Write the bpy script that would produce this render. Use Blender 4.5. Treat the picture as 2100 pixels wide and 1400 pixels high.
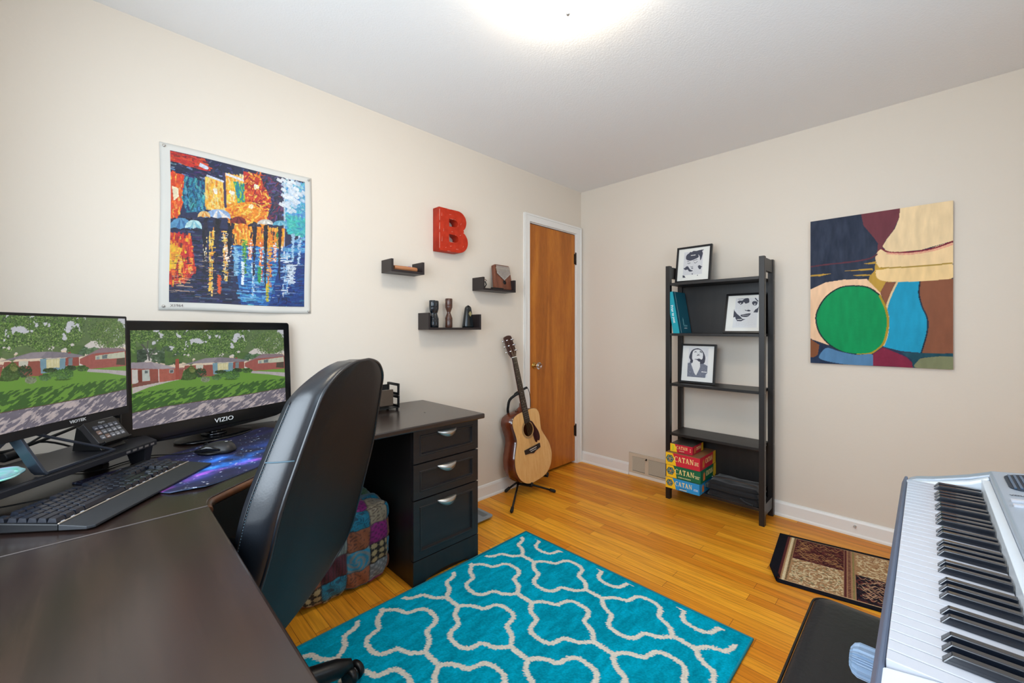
import bpy, bmesh, math, random
import numpy as np
from mathutils import Matrix, Vector
random.seed(7); RNG = np.random.default_rng(7)
for _o in list(bpy.data.objects): bpy.data.objects.remove(_o)
SC = bpy.context.scene; COL = SC.collection
PI = math.pi
# ------------------------------------------------------------------ camera, world, lights, exposure
F_PX, CY_PX, YAW = 849.0, 674.0, 135.0
CAM = Vector((2.2237, -3.1139, 1.201))
cd = bpy.data.cameras.new('camera'); cam = bpy.data.objects.new('camera', cd); COL.objects.link(cam)
cd.sensor_width = 36.0; cd.sensor_fit = 'HORIZONTAL'; cd.lens = 36.0*F_PX/2100
cd.shift_y = (CY_PX-700.0)/2100.0; cd.clip_start = 0.02
cam.location = CAM; cam.rotation_euler = (PI/2, 0, math.radians(YAW-90))
SC.camera = cam
w = bpy.data.worlds.new('world'); SC.world = w; w.use_nodes = True
bg = w.node_tree.nodes['Background']; bg.inputs[0].default_value = (0.62, 0.80, 1.0, 1); bg.inputs[1].default_value = 2.2
SC.view_settings.view_transform = 'Standard'; SC.view_settings.look = 'None'
SC.view_settings.gamma = 1; SC.view_settings.use_curve_mapping = False
SC.view_settings.exposure = 0.28
def area(name, loc, rot, sx, sy, power, col):
    l = bpy.data.lights.new(name, 'AREA'); l.shape = 'RECTANGLE'; l.size = sx; l.size_y = sy
    l.energy = power; l.color = col
    o = bpy.data.objects.new(name, l); COL.objects.link(o); o.location = loc; o.rotation_euler = rot; return o
# daylight through the two windows behind the camera (lights stand in the openings)
area('daylight_window_back', (1.54, -3.60, 1.47), (PI/2, 0, 0), 1.5, 1.30, 33, (0.84, 0.93, 1.0))
area('daylight_window_right', (3.07, -2.05, 1.50), (PI/2, 0, PI/2), 1.5, 1.25, 5, (0.66, 0.84, 1.0))
LAMP = (1.33, -1.94)     # the ceiling dome itself is the lamp

# ------------------------------------------------------------------ colour / material helpers
def lin(c):
    c = [x/255.0 for x in c[:3]]
    return tuple(x/12.92 if x <= 0.04045 else ((x+0.055)/1.055)**2.4 for x in c)
def nlin(a):
    a = np.clip(a, 0, 1)
    return np.where(a <= 0.04045, a/12.92, ((a+0.055)/1.055)**2.4)
def mat(name, rgb=(128,128,128), rough=0.5, metal=0.0, spec=0.5, bump=None, var=None, coat=0, emit=None, estr=1.0, trans=0, sheen=0, ior=1.45):
    m = bpy.data.materials.new(name); m.use_nodes = True; nt = m.node_tree; b = nt.nodes['Principled BSDF']
    c = lin(rgb)+(1,)
    b.inputs['Base Color'].default_value = c; b.inputs['Roughness'].default_value = rough
    b.inputs['Metallic'].default_value = metal; b.inputs['Specular IOR Level'].default_value = spec
    b.inputs['Coat Weight'].default_value = coat; b.inputs['Transmission Weight'].default_value = trans
    b.inputs['Sheen Weight'].default_value = sheen; b.inputs['IOR'].default_value = ior
    if emit is not None:
        b.inputs['Emission Color'].default_value = lin(emit)+(1,); b.inputs['Emission Strength'].default_value = estr
    tc = None
    if var or bump:
        tc = nt.nodes.new('ShaderNodeTexCoord')
    if var:   # (scale, other rgb, stretch vector)
        s, c2, st = var
        mp = nt.nodes.new('ShaderNodeMapping'); mp.inputs['Scale'].default_value = st
        nt.links.new(tc.outputs['Object'], mp.inputs[0])
        n = nt.nodes.new('ShaderNodeTexNoise'); n.inputs['Scale'].default_value = s; n.inputs['Detail'].default_value = 6
        nt.links.new(mp.outputs[0], n.inputs['Vector'])
        r = nt.nodes.new('ShaderNodeValToRGB'); r.color_ramp.elements[0].position = 0.35; r.color_ramp.elements[1].position = 0.68
        r.color_ramp.elements[0].color = c; r.color_ramp.elements[1].color = lin(c2)+(1,)
        nt.links.new(n.outputs[0], r.inputs[0]); nt.links.new(r.outputs[0], b.inputs['Base Color'])
    if bump:  # (scale, strength, distance)
        n = nt.nodes.new('ShaderNodeTexNoise'); n.inputs['Scale'].default_value = bump[0]; n.inputs['Detail'].default_value = 4
        nt.links.new(tc.outputs['Object'], n.inputs['Vector'])
        bp = nt.nodes.new('ShaderNodeBump'); bp.inputs['Strength'].default_value = bump[1]; bp.inputs['Distance'].default_value = bump[2]
        nt.links.new(n.outputs[0], bp.inputs['Height']); nt.links.new(bp.outputs[0], b.inputs['Normal'])
    return m
def mat_attr(name, rough=0.6, spec=0.3, emit=0.0, bump=None, sheen=0, coat=0):
    m = bpy.data.materials.new(name); m.use_nodes = True; nt = m.node_tree; b = nt.nodes['Principled BSDF']
    a = nt.nodes.new('ShaderNodeAttribute'); a.attribute_name = 'paint'
    b.inputs['Roughness'].default_value = rough; b.inputs['Specular IOR Level'].default_value = spec
    b.inputs['Sheen Weight'].default_value = sheen; b.inputs['Coat Weight'].default_value = coat
    if emit > 0:
        b.inputs['Base Color'].default_value = (0.01, 0.01, 0.01, 1)
        nt.links.new(a.outputs['Color'], b.inputs['Emission Color']); b.inputs['Emission Strength'].default_value = emit
    else:
        nt.links.new(a.outputs['Color'], b.inputs['Base Color'])
    if bump:
        tc = nt.nodes.new('ShaderNodeTexCoord'); n = nt.nodes.new('ShaderNodeTexNoise'); n.inputs['Scale'].default_value = bump[0]
        n.inputs['Detail'].default_value = 5
        nt.links.new(tc.outputs['Object'], n.inputs['Vector'])
        bp = nt.nodes.new('ShaderNodeBump'); bp.inputs['Strength'].default_value = bump[1]; bp.inputs['Distance'].default_value = bump[2]
        nt.links.new(n.outputs[0], bp.inputs['Height']); nt.links.new(bp.outputs[0], b.inputs['Normal'])
    return m
def mat_wood(name, c1, c2, c3, axis='Z', scale=3.0, rough=0.4, fine=60, coat=0, spec=0.5, stretch=0.06):
    """vertical/horizontal grain: stretched noise on object coordinates"""
    m = bpy.data.materials.new(name); m.use_nodes = True; nt = m.node_tree; b = nt.nodes['Principled BSDF']
    tc = nt.nodes.new('ShaderNodeTexCoord'); mp = nt.nodes.new('ShaderNodeMapping')
    st = {'X': (stretch,1,1), 'Y': (1,stretch,1), 'Z': (1,1,stretch)}[axis]
    mp.inputs['Scale'].default_value = st; nt.links.new(tc.outputs['Object'], mp.inputs[0])
    n = nt.nodes.new('ShaderNodeTexNoise'); n.inputs['Scale'].default_value = scale*4; n.inputs['Detail'].default_value = 5; n.inputs['Distortion'].default_value = 0.6
    n2 = nt.nodes.new('ShaderNodeTexNoise'); n2.inputs['Scale'].default_value = fine*3; n2.inputs['Detail'].default_value = 3
    nt.links.new(mp.outputs[0], n.inputs['Vector']); nt.links.new(mp.outputs[0], n2.inputs['Vector'])
    r = nt.nodes.new('ShaderNodeValToRGB'); e = r.color_ramp.elements
    e[0].position = 0.3; e[0].color = lin(c1)+(1,); e[1].position = 0.72; e[1].color = lin(c3)+(1,)
    k = e.new(0.5); k.color = lin(c2)+(1,)
    mx = nt.nodes.new('ShaderNodeMix'); mx.data_type = 'FLOAT'; mx.inputs['Factor'].default_value = 0.28
    nt.links.new(n.outputs[0], mx.inputs['A']); nt.links.new(n2.outputs[0], mx.inputs['B'])
    nt.links.new(mx.outputs['Result'], r.inputs[0]); nt.links.new(r.outputs[0], b.inputs['Base Color'])
    b.inputs['Roughness'].default_value = rough; b.inputs['Coat Weight'].default_value = coat; b.inputs['Specular IOR Level'].default_value = spec
    return m
# ------------------------------------------------------------------ object helpers
MATS = {}
MW = {}          # world matrices of parents (no depsgraph needed)
def tag(o, label=None, cat=None, group=None, kind=None):
    if label: o['label'] = label
    if cat: o['category'] = cat
    if group: o['group'] = group
    if kind: o['kind'] = kind
    return o
def thing(name, label, cat, loc=(0,0,0), rotz=0.0, group=None):
    o = bpy.data.objects.new(name, None); COL.objects.link(o)
    o.location = loc; o.rotation_euler = (0,0,rotz); o.empty_display_size = 0.05
    MW[o.name] = Matrix.Translation(loc) @ Matrix.Rotation(rotz, 4, 'Z')
    return tag(o, label, cat, group)
class MB:
    def __init__(s): s.v = []; s.f = []; s.sm = []
    def add(s, vs, fs, smooth=False):
        n = len(s.v); s.v += [tuple(v) for v in vs]
        for f in fs: s.f.append(tuple(i+n for i in f)); s.sm.append(smooth)
        return s
    def box(s, a, b, M=None):
        x0,y0,z0 = [min(p,q) for p,q in zip(a,b)]; x1,y1,z1 = [max(p,q) for p,q in zip(a,b)]
        vs = [(x0,y0,z0),(x1,y0,z0),(x1,y1,z0),(x0,y1,z0),(x0,y0,z1),(x1,y0,z1),(x1,y1,z1),(x0,y1,z1)]
        if M: vs = [M @ Vector(v) for v in vs]
        return s.add(vs, [(0,3,2,1),(4,5,6,7),(0,1,5,4),(1,2,6,5),(2,3,7,6),(3,0,4,7)])
    def tube(s, pts, r, n=12, caps=True, smooth=True, flat=1.0):
        pts = [Vector(p) for p in pts]; rs = r if isinstance(r,(list,tuple)) else [r]*len(pts)
        rings = []; up = None
        for i,p in enumerate(pts):
            t = (pts[min(i+1,len(pts)-1)]-pts[max(i-1,0)]).normalized()
            if up is None:
                up = Vector((0,0,1)) if abs(t.z) < 0.9 else Vector((1,0,0))
            a = t.cross(up).normalized(); up = a.cross(t).normalized()
            rings.append([p + (a*math.cos(2*PI*k/n) + up*flat*math.sin(2*PI*k/n))*rs[i] for k in range(n)])
        vs = [v for R in rings for v in R]; fs = []
        for i in range(len(pts)-1):
            for k in range(n):
                fs.append((i*n+k, i*n+(k+1)%n, (i+1)*n+(k+1)%n, (i+1)*n+k))
        s.add(vs, fs, smooth)
        if caps:
            s.add(rings[0], [tuple(range(n))[::-1]]); s.add(rings[-1], [tuple(range(n))])
        return s
    def lathe(s, prof, M=None, n=28, smooth=True, caps=True):
        """prof: [(r,z)]"""
        vs = []
        for r,z in prof:
            for k in range(n): vs.append(Vector((r*math.cos(2*PI*k/n), r*math.sin(2*PI*k/n), z)))
        if M: vs = [M @ v for v in vs]
        fs = []
        for i in range(len(prof)-1):
            for k in range(n): fs.append((i*n+k, i*n+(k+1)%n, (i+1)*n+(k+1)%n, (i+1)*n+k))
        s.add(vs, fs, smooth)
        if caps:
            if prof[0][0] > 1e-5: s.add(vs[:n], [tuple(range(n))[::-1]])
            if prof[-1][0] > 1e-5: s.add(vs[-n:], [tuple(range(n))])
        return s
    def prism(s, poly, z0, z1, M=None, smooth=False):
        n = len(poly); vs = [Vector((p[0],p[1],z0)) for p in poly]+[Vector((p[0],p[1],z1)) for p in poly]
        if M: vs = [M @ v for v in vs]
        s.add(vs, [tuple(range(n))[::-1], tuple(range(n,2*n))])
        s.add(vs, [(k,(k+1)%n,n+(k+1)%n,n+k) for k in range(n)], smooth)
        return s
    def loft(s, rings, smooth=True, caps=True):
        n = len(rings[0]); vs = [v for R in rings for v in R]; fs = []
        for i in range(len(rings)-1):
            for k in range(n): fs.append((i*n+k, i*n+(k+1)%n, (i+1)*n+(k+1)%n, (i+1)*n+k))
        s.add(vs, fs, smooth)
        if caps: s.add(rings[0], [tuple(range(n))[::-1]]); s.add(rings[-1], [tuple(range(n))])
        return s
def link_mesh(name, me, material, parent, world=False, label=None):
    if material: me.materials.append(material)
    if world and parent is not None: me.transform(MW[parent.name].inverted())
    o = bpy.data.objects.new(name, me); COL.objects.link(o)
    if parent is not None:
        o.parent = parent; MW[o.name] = MW[parent.name].copy()
    else: MW[o.name] = Matrix.Identity(4)
    if label: o['label'] = label
    return o
def recalc(me):
    bm = bmesh.new(); bm.from_mesh(me); bmesh.ops.remove_doubles(bm, verts=bm.verts, dist=1e-6)
    bmesh.ops.recalc_face_normals(bm, faces=bm.faces); bm.to_mesh(me); bm.free()
def part(name, mb, material, parent=None, world=True, bevel=0, seg=2, label=None, smooth=None):
    me = bpy.data.meshes.new(name); me.from_pydata(mb.v, [], mb.f)
    if smooth is not None: mb.sm = [smooth]*len(mb.f)
    me.polygons.foreach_set('use_smooth', mb.sm); me.update(); recalc(me)
    o = link_mesh(name, me, material, parent, world, label)
    if bevel:
        b = o.modifiers.new('bevel','BEVEL'); b.width = bevel; b.segments = seg; b.limit_method = 'ANGLE'; b.angle_limit = math.radians(40)
    return o
def frame(o, right, up):
    """matrix whose X is right, Y is up, Z is the outward normal"""
    r = Vector(right).normalized(); u = Vector(up); u = (u - r*u.dot(r)).normalized(); n = r.cross(u)
    M = Matrix.Identity(4)
    for i in range(3): M[i][0] = r[i]; M[i][1] = u[i]; M[i][2] = n[i]; M[i][3] = o[i]
    return M
def curve_shape(name, outlines, depth, M, material, parent, bevel=0.0, label=None):
    """filled 2-D outlines (even-odd holes) extruded by depth along M's Z"""
    cu = bpy.data.curves.new(name, 'CURVE'); cu.dimensions = '2D'; cu.fill_mode = 'BOTH'
    cu.extrude = depth/2 - bevel; cu.bevel_depth = bevel; cu.bevel_resolution = 2
    for pts in outlines:
        sp = cu.splines.new('POLY'); sp.points.add(len(pts)-1)
        for i,p in enumerate(pts): sp.points[i].co = (p[0], p[1], 0, 1)
        sp.use_cyclic_u = True
    tmp = bpy.data.objects.new('tmp', cu)
    me = bpy.data.meshes.new_from_object(tmp); bpy.data.objects.remove(tmp); bpy.data.curves.remove(cu)
    me.transform(M @ Matrix.Translation((0,0,depth/2)))
    me.name = name
    return link_mesh(name, me, material, parent, True, label)
def text(name, s, size, M, material, parent, depth=0.0006, align='CENTER', sx=1.0, label=None, bold=0.0, spacing=1.0):
    cu = bpy.data.curves.new(name, 'FONT'); cu.body = s; cu.size = size; cu.align_x = align; cu.align_y = 'CENTER'
    cu.extrude = depth; cu.offset = bold; cu.space_character = spacing; cu.resolution_u = 3
    tmp = bpy.data.objects.new('tmp', cu)
    me = bpy.data.meshes.new_from_object(tmp); bpy.data.objects.remove(tmp); bpy.data.curves.remove(cu)
    me.transform(M @ Matrix.Diagonal((sx,1,1,1))); me.name = name
    return link_mesh(name, me, material, parent, True, label)
def spline(pts, n=6, closed=False):
    """Catmull-Rom through pts"""
    P = [Vector(p) for p in pts]; out = []; N = len(P)
    rng = range(N) if closed else range(N-1)
    for i in rng:
        if closed: a,b,c,d = P[(i-1)%N],P[i],P[(i+1)%N],P[(i+2)%N]
        else: a,b,c,d = P[max(i-1,0)],P[i],P[i+1],P[min(i+2,N-1)]
        for k in range(n):
            t = k/n
            out.append(0.5*((2*b)+(c-a)*t+(2*a-5*b+4*c-d)*t*t+(3*b-a-3*c+d)*t**3))
    if not closed: out.append(P[-1])
    return out
def rrect(w, h, r, n=5, cx=0, cy=0):
    pts = []
    for sx,sy,a0 in ((1,1,0),(-1,1,90),(-1,-1,180),(1,-1,270)):
        for k in range(n+1):
            a = math.radians(a0+90*k/n); pts.append((cx+sx*(w/2-r)+r*math.cos(a), cy+sy*(h/2-r)+r*math.sin(a)))
    return pts
# ------------------------------------------------------------------ raster painting on dense grids
class Art:
    """small raster in unit coordinates: u to the right, v downwards"""
    def __init__(s, W, H, bg):
        s.W, s.H = W, H; s.a = np.ones((H,W,3))*np.array(bg)/255.0
        s.U, s.V = np.meshgrid((np.arange(W)+0.5)/W, (np.arange(H)+0.5)/H)
    def put(s, m, c, al=1.0):
        c = np.array(c)/255.0; m = m.astype(float)*al
        s.a = s.a*(1-m[...,None]) + c*m[...,None]
    def box(s, u0,v0,u1,v1,c,al=1.0):
        i0,i1 = int(max(0,u0*s.W)), int(min(s.W,math.ceil(u1*s.W))); j0,j1 = int(max(0,v0*s.H)), int(min(s.H,math.ceil(v1*s.H)))
        if i1>i0 and j1>j0: s.a[j0:j1,i0:i1] = s.a[j0:j1,i0:i1]*(1-al)+np.array(c)/255.0*al
    def poly(s, pts, c, al=1.0):
        x0,x1 = min(p[0] for p in pts), max(p[0] for p in pts); y0,y1 = min(p[1] for p in pts), max(p[1] for p in pts)
        i0,i1 = int(max(0,x0*s.W-1)), int(min(s.W,x1*s.W+2)); j0,j1 = int(max(0,y0*s.H-1)), int(min(s.H,y1*s.H+2))
        if i1<=i0 or j1<=j0: return
        U,V = s.U[j0:j1,i0:i1], s.V[j0:j1,i0:i1]; ins = np.zeros(U.shape, bool); n = len(pts)
        for k in range(n):
            xa,ya = pts[k][:2]; xb,yb = pts[(k+1)%n][:2]
            if ya == yb: continue
            cr = ((ya > V) != (yb > V)) & (U < (xb-xa)*(V-ya)/(yb-ya)+xa); ins ^= cr
        al2 = ins[...,None]*al
        s.a[j0:j1,i0:i1] = s.a[j0:j1,i0:i1]*(1-al2)+np.array(c)/255.0*al2
    def ell(s, u,v,ru,rv,c,al=1.0):
        n = 20; s.poly([(u+ru*math.cos(2*PI*k/n), v+rv*math.sin(2*PI*k/n)) for k in range(n)], c, al)
    def stroke(s, pts, wd, c, al=1.0):
        """polyline with width wd (fraction of W)"""
        asp = s.W/s.H
        for (x0,y0),(x1,y1) in zip(pts, pts[1:]):
            dx,dy = (x1-x0), (y1-y0)/asp; L = math.hypot(dx,dy) or 1e-6
            nx,ny = -dy/L*wd/2, dx/L*wd/2*asp
            s.poly([(x0+nx,y0+ny),(x1+nx,y1+ny),(x1-nx,y1-ny),(x0-nx,y0-ny)], c, al)
            s.ell(x1,y1,wd/2,wd/2*asp,c,al)
    def spl(s, pts, c, al=1.0, n=6):
        s.poly([(p.x,p.y) for p in spline([(a,b,0) for a,b in pts], n, True)], c, al)
    def spls(s, pts, wd, c, al=1.0, n=6):
        s.stroke([(p.x,p.y) for p in spline([(a,b,0) for a,b in pts], n)], wd, c, al)
def vnoise(W, H, cx, cy, seed=0, oct=4):
    r = np.random.default_rng(seed); out = np.zeros((H,W)); amp = 1; tot = 0
    for o in range(oct):
        gx,gy = int(cx*2**o)+2, int(cy*2**o)+2; g = r.random((gy+1,gx+1))
        x = np.linspace(0,gx-1e-6,W); y = np.linspace(0,gy-1e-6,H); xi = x.astype(int); yi = y.astype(int)
        fx = x-xi; fy = y-yi; fx = fx*fx*(3-2*fx); fy = fy*fy*(3-2*fy)
        a = g[np.ix_(yi,xi)]; b = g[np.ix_(yi,xi+1)]; c = g[np.ix_(yi+1,xi)]; d = g[np.ix_(yi+1,xi+1)]
        fx = fx[None,:]; fy = fy[:,None]
        out += amp*((a*(1-fx)+b*fx)*(1-fy)+(c*(1-fx)+d*fx)*fy); tot += amp; amp *= 0.5
    return out/tot
def sheet(name, arr, pos, material, parent=None, world=True, thick=0.0, tdir=(0,0,-1), edge=None, label=None, nobottom=False):
    """grid mesh coloured by arr (H,W,3 sRGB 0..1); pos(u,v)-> arrays x,y,z ; v runs down the picture"""
    H,W = arr.shape[:2]; U,V = np.meshgrid(np.linspace(0,1,W), np.linspace(0,1,H))
    X,Y,Z = pos(U,V); co = np.stack([X,Y,Z],-1).reshape(-1,3); col = nlin(arr).reshape(-1,3)
    idx = np.arange(H*W).reshape(H,W)
    q = np.stack([idx[1:,:-1], idx[1:,1:], idx[:-1,1:], idx[:-1,:-1]],-1).reshape(-1,4)
    if thick > 0:
        ring = np.concatenate([idx[0,:], idx[1:,-1], idx[-1,:-1][::-1], idx[1:-1,0][::-1]]); n = len(ring)
        low = co[ring] + np.array(tdir)*thick; base = len(co); co = np.concatenate([co, low])
        ec = nlin(np.array(edge)/255.0) if edge is not None else None
        col = np.concatenate([col, np.tile(ec,(n,1)) if ec is not None else col[ring]])
        k = np.arange(n); q2 = np.stack([ring, np.roll(ring,-1), base+(k+1)%n, base+k],-1); q = np.concatenate([q, q2])
        big = [] if nobottom else [tuple(base+i for i in range(n))]
        if nobottom:   # full underside grid instead of one big face
            b2 = len(co); co = np.concatenate([co, co[:H*W]+np.array(tdir)*thick]); col = np.concatenate([col, np.tile(ec if ec is not None else np.array([.2,.2,.2]),(H*W,1))])
            q = np.concatenate([q, b2+np.stack([idx[:-1,:-1], idx[:-1,1:], idx[1:,1:], idx[1:,:-1]],-1).reshape(-1,4)])
    else: big = []
    me = bpy.data.meshes.new(name)
    if big:
        nl = len(q)*4+len(big[0]); me.vertices.add(len(co)); me.loops.add(nl); me.polygons.add(len(q)+1)
        me.vertices.foreach_set('co', co.astype(np.float32).ravel())
        me.loops.foreach_set('vertex_index', np.concatenate([q.ravel(), np.array(big[0])]).astype(np.int32))
        me.polygons.foreach_set('loop_start', np.concatenate([np.arange(len(q))*4, [len(q)*4]]).astype(np.int32))
    else:
        me.vertices.add(len(co)); me.loops.add(len(q)*4); me.polygons.add(len(q))
        me.vertices.foreach_set('co', co.astype(np.float32).ravel())
        me.loops.foreach_set('vertex_index', q.astype(np.int32).ravel())
        me.polygons.foreach_set('loop_start', (np.arange(len(q))*4).astype(np.int32))
    me.update(calc_edges=True); me.validate()
    at = me.color_attributes.new('paint','FLOAT_COLOR','POINT')
    at.data.foreach_set('color', np.concatenate([col, np.ones((len(col),1))],1).astype(np.float32).ravel())
    return link_mesh(name, me, material, parent, world, label)
def planar(o, ru, dv):
    """pos function: origin + u*ru + v*dv"""
    o,ru,dv = np.array(o,float),np.array(ru,float),np.array(dv,float)
    def f(U,V): return tuple(o[i]+U*ru[i]+V*dv[i] for i in range(3))
    return f
# ------------------------------------------------------------------ materials
M_WALL = mat('wall_paint', (221,210,196), rough=0.45, spec=0.35, bump=(55,0.12,0.004))
M_CEIL = mat('ceiling_paint', (240,239,238), rough=0.7, spec=0.2, bump=(140,0.35,0.003))
M_TRIM = mat('white_gloss_paint', (232,229,224), rough=0.3, spec=0.5)
def floor_mat():
    m = bpy.data.materials.new('honey_oak_strip_floor'); m.use_nodes = True; nt = m.node_tree; b = nt.nodes['Principled BSDF']
    L = nt.links.new; N = nt.nodes.new
    tc = N('ShaderNodeTexCoord')
    br = N('ShaderNodeTexBrick'); br.offset = 0.37; br.offset_frequency = 2; br.squash = 1.3; br.squash_frequency = 3
    br.inputs['Scale'].default_value = 1; br.inputs['Brick Width'].default_value = 0.83; br.inputs['Row Height'].default_value = 0.057
    br.inputs['Mortar Size'].default_value = 0.0009; br.inputs['Mortar Smooth'].default_value = 0.3; br.inputs['Bias'].default_value = 0.0
    br.inputs['Color1'].default_value = lin((250,178,54))+(1,); br.inputs['Color2'].default_value = lin((220,136,34))+(1,)
    br.inputs['Mortar'].default_value = lin((120,64,22))+(1,)
    L(tc.outputs['Object'], br.inputs['Vector'])
    mp = N('ShaderNodeMapping'); mp.inputs['Scale'].default_value = (1.2, 26, 1); L(tc.outputs['Object'], mp.inputs[0])
    n = N('ShaderNodeTexNoise'); n.inputs['Scale'].default_value = 3.5; n.inputs['Detail'].default_value = 7; n.inputs['Distortion'].default_value = 0.8
    L(mp.outputs[0], n.inputs['Vector'])
    r = N('ShaderNodeValToRGB'); r.color_ramp.elements[0].position = 0.3; r.color_ramp.elements[0].color = (0.62,0.55,0.45,1)
    r.color_ramp.elements[1].position = 0.7; r.color_ramp.elements[1].color = (1.12,1.1,1.0,1); L(n.outputs[0], r.inputs[0])
    mx = N('ShaderNodeMix'); mx.data_type = 'RGBA'; mx.blend_type = 'MULTIPLY'; mx.inputs['Factor'].default_value = 0.75
    L(br.outputs['Color'], mx.inputs['A']); L(r.outputs[0], mx.inputs['B'])
    n3 = N('ShaderNodeTexNoise'); n3.inputs['Scale'].default_value = 1.6; n3.inputs['Detail'].default_value = 3; L(tc.outputs['Object'], n3.inputs['Vector'])
    r3 = N('ShaderNodeValToRGB'); r3.color_ramp.elements[0].color = (0.86,0.84,0.8,1); r3.color_ramp.elements[1].color = (1.06,1.06,1.04,1); L(n3.outputs[0], r3.inputs[0])
    m2 = N('ShaderNodeMix'); m2.data_type = 'RGBA'; m2.blend_type = 'MULTIPLY'; m2.inputs['Factor'].default_value = 1.0
    L(mx.outputs['Result'], m2.inputs['A']); L(r3.outputs[0], m2.inputs['B'])
    L(m2.outputs['Result'], b.inputs['Base Color'])
    b.inputs['Roughness'].default_value = 0.36; b.inputs['Specular IOR Level'].default_value = 0.22
    bp = N('ShaderNodeBump'); bp.inputs['Strength'].default_value = 0.25; bp.inputs['Distance'].default_value = 0.002
    L(br.outputs['Fac'], bp.inputs['Height']); bp.invert = True; L(bp.outputs[0], b.inputs['Normal'])
    return m
M_FLOOR = floor_mat()
M_DOOR = mat_wood('amber_birch_door', (146,80,20), (178,102,30), (204,128,42), 'Z', 2.6, rough=0.34, coat=0.10, spec=0.3, stretch=0.10)
M_BLACKWOOD = mat_wood('black_brown_wood', (20,17,17), (27,23,22), (36,31,30), 'Z', 5, rough=0.42)
M_DESK = mat_wood('espresso_laminate', (27,18,17), (36,25,22), (50,35,30), 'X', 4, rough=0.25, fine=90, spec=0.85)
M_DESKY = mat_wood('espresso_laminate_return', (27,18,17), (36,25,22), (50,35,30), 'Y', 4, rough=0.25, fine=90, spec=0.85)
M_EDGE = mat('worn_brown_edge', (52,34,26), rough=0.3, var=(12,(104,62,34),(1,1,1)))
M_BLACK = mat('black_plastic', (16,16,18), rough=0.38)
M_BLACKG = mat('gloss_black_plastic', (10,11,14), rough=0.12)
M_BLACKM = mat('matte_black', (13,13,14), rough=0.7)
M_METALB = mat('black_metal', (22,23,25), rough=0.4, metal=0.3)
M_CHROME = mat('chrome', (210,210,212), rough=0.15, metal=1)
M_NICKEL = mat('brushed_nickel', (196,192,186), rough=0.32, metal=0.9)
M_BRASS = mat('brass', (190,150,80), rough=0.25, metal=1)
M_GUN = mat('gunmetal_gloss', (60,62,66), rough=0.15, metal=0.9)
M_WHITE = mat('white_paper', (228,227,222), rough=0.8)
M_WHITEINK = mat('white_lettering', (235,238,240), rough=0.5)
# ------------------------------------------------------------------ room shell
RX, RY, H, T = 3.0, -3.53, 2.44, 0.12
def struct(name, mb, m, bevel=0, **k): return tag(part(name, mb, m, None, True, bevel, **k), kind='structure')
struct('floor', MB().box((-T,RY-T,-0.1),(RX+T,T,0)), M_FLOOR)
struct('ceiling', MB().box((-T,RY-T,H),(RX+T,T,H+0.1)), M_CEIL)
DY0, DY1, DH = -0.706, -0.082, 2.050          # door opening in the left wall
mb = MB().box((-T,RY-T,0),(0,DY0,H)); mb.box((-T,DY1,0),(0,0,H)); mb.box((-T,DY0,DH),(0,DY1,H)); mb.box((-T,DY0,0),(-0.09,DY1,DH))
struct('wall_left', mb, M_WALL)
struct('wall_far', MB().box((-T,0,0),(RX+T,T,H)), M_WALL)
def wall_with_window(name, along, fix, a0, a1, w0, w1, z0, z1, th):
    mb = MB()
    def bx(p0,p1,q0,q1):
        if along == 'x': mb.box((p0,fix,q0),(p1,fix+th,q1))
        else: mb.box((fix,p0,q0),(fix+th,p1,q1))
    bx(a0,w0,0,H); bx(w1,a1,0,H); bx(w0,w1,0,z0); bx(w0,w1,z1,H)
    return struct(name, mb, M_WALL)
wall_with_window('wall_back', 'x', RY, 0, RX, 0.72, 2.36, 0.80, 2.14, -T)
wall_with_window('wall_right', 'y', RX, RY-T, 0, -2.82, -1.28, 0.86, 2.14, T)
def window(name, along, fix, w0, w1, z0, z1, s):
    mb = MB(); t = 0.045
    def bx(p0,p1,q0,q1,d0,d1):
        if along == 'x': mb.box((p0,fix+d0*s,q0),(p1,fix+d1*s,q1))
        else: mb.box((fix+d0*s,p0,q0),(fix+d1*s,p1,q1))
    bx(w0,w0+t,z0,z1,-0.06,-0.01); bx(w1-t,w1,z0,z1,-0.06,-0.01); bx(w0,w1,z1-t,z1,-0.06,-0.01); bx(w0,w1,z0,z0+t,-0.06,-0.01)
    mid = (z0+z1)/2; bx(w0,w1,mid-0.02,mid+0.02,-0.055,-0.015)
    k = 0.07
    bx(w0-k,w0,z0-k,z1+k,0.0,0.018); bx(w1,w1+k,z0-k,z1+k,0.0,0.018); bx(w0,w1,z1,z1+k,0.0,0.018); bx(w0-k,w1+k,z0-k,z0,0.0,0.018)
    return struct(name, mb, M_TRIM, 0.002)
window('window_1', 'x', RY, 0.72, 2.36, 0.80, 2.14, 1)
window('window_2', 'y', RX, -2.82, -1.28, 0.86, 2.14, -1)
# baseboards with shoe moulding
def baseboard(name, along, a0, a1, fix, s):
    prof = [(0,0),(0.022,0),(0.021,0.010),(0.014,0.018),(0.012,0.078),(0.008,0.090),(0,0.094)]
    mb = MB(); n = len(prof)
    if along == 'x': vs = [(a0,fix+s*p,z) for p,z in prof]+[(a1,fix+s*p,z) for p,z in prof]
    else: vs = [(fix+s*p,a0,z) for p,z in prof]+[(fix+s*p,a1,z) for p,z in prof]
    mb.add(vs, [tuple(range(n)), tuple(range(n,2*n))]+[(k,(k+1)%n,n+(k+1)%n,n+k) for k in range(n)])
    return struct(name, mb, M_TRIM)
baseboard('baseboard_left', 'y', RY, -0.768, 0, 1)
baseboard('baseboard_far', 'x', 0.0, 0.486, 0, -1)
baseboard('baseboard_far_long', 'x', 0.842, RX, 0, -1).name = 'baseboard_far_right'
baseboard('baseboard_back', 'x', 0.0, RX, RY, 1)
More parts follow.
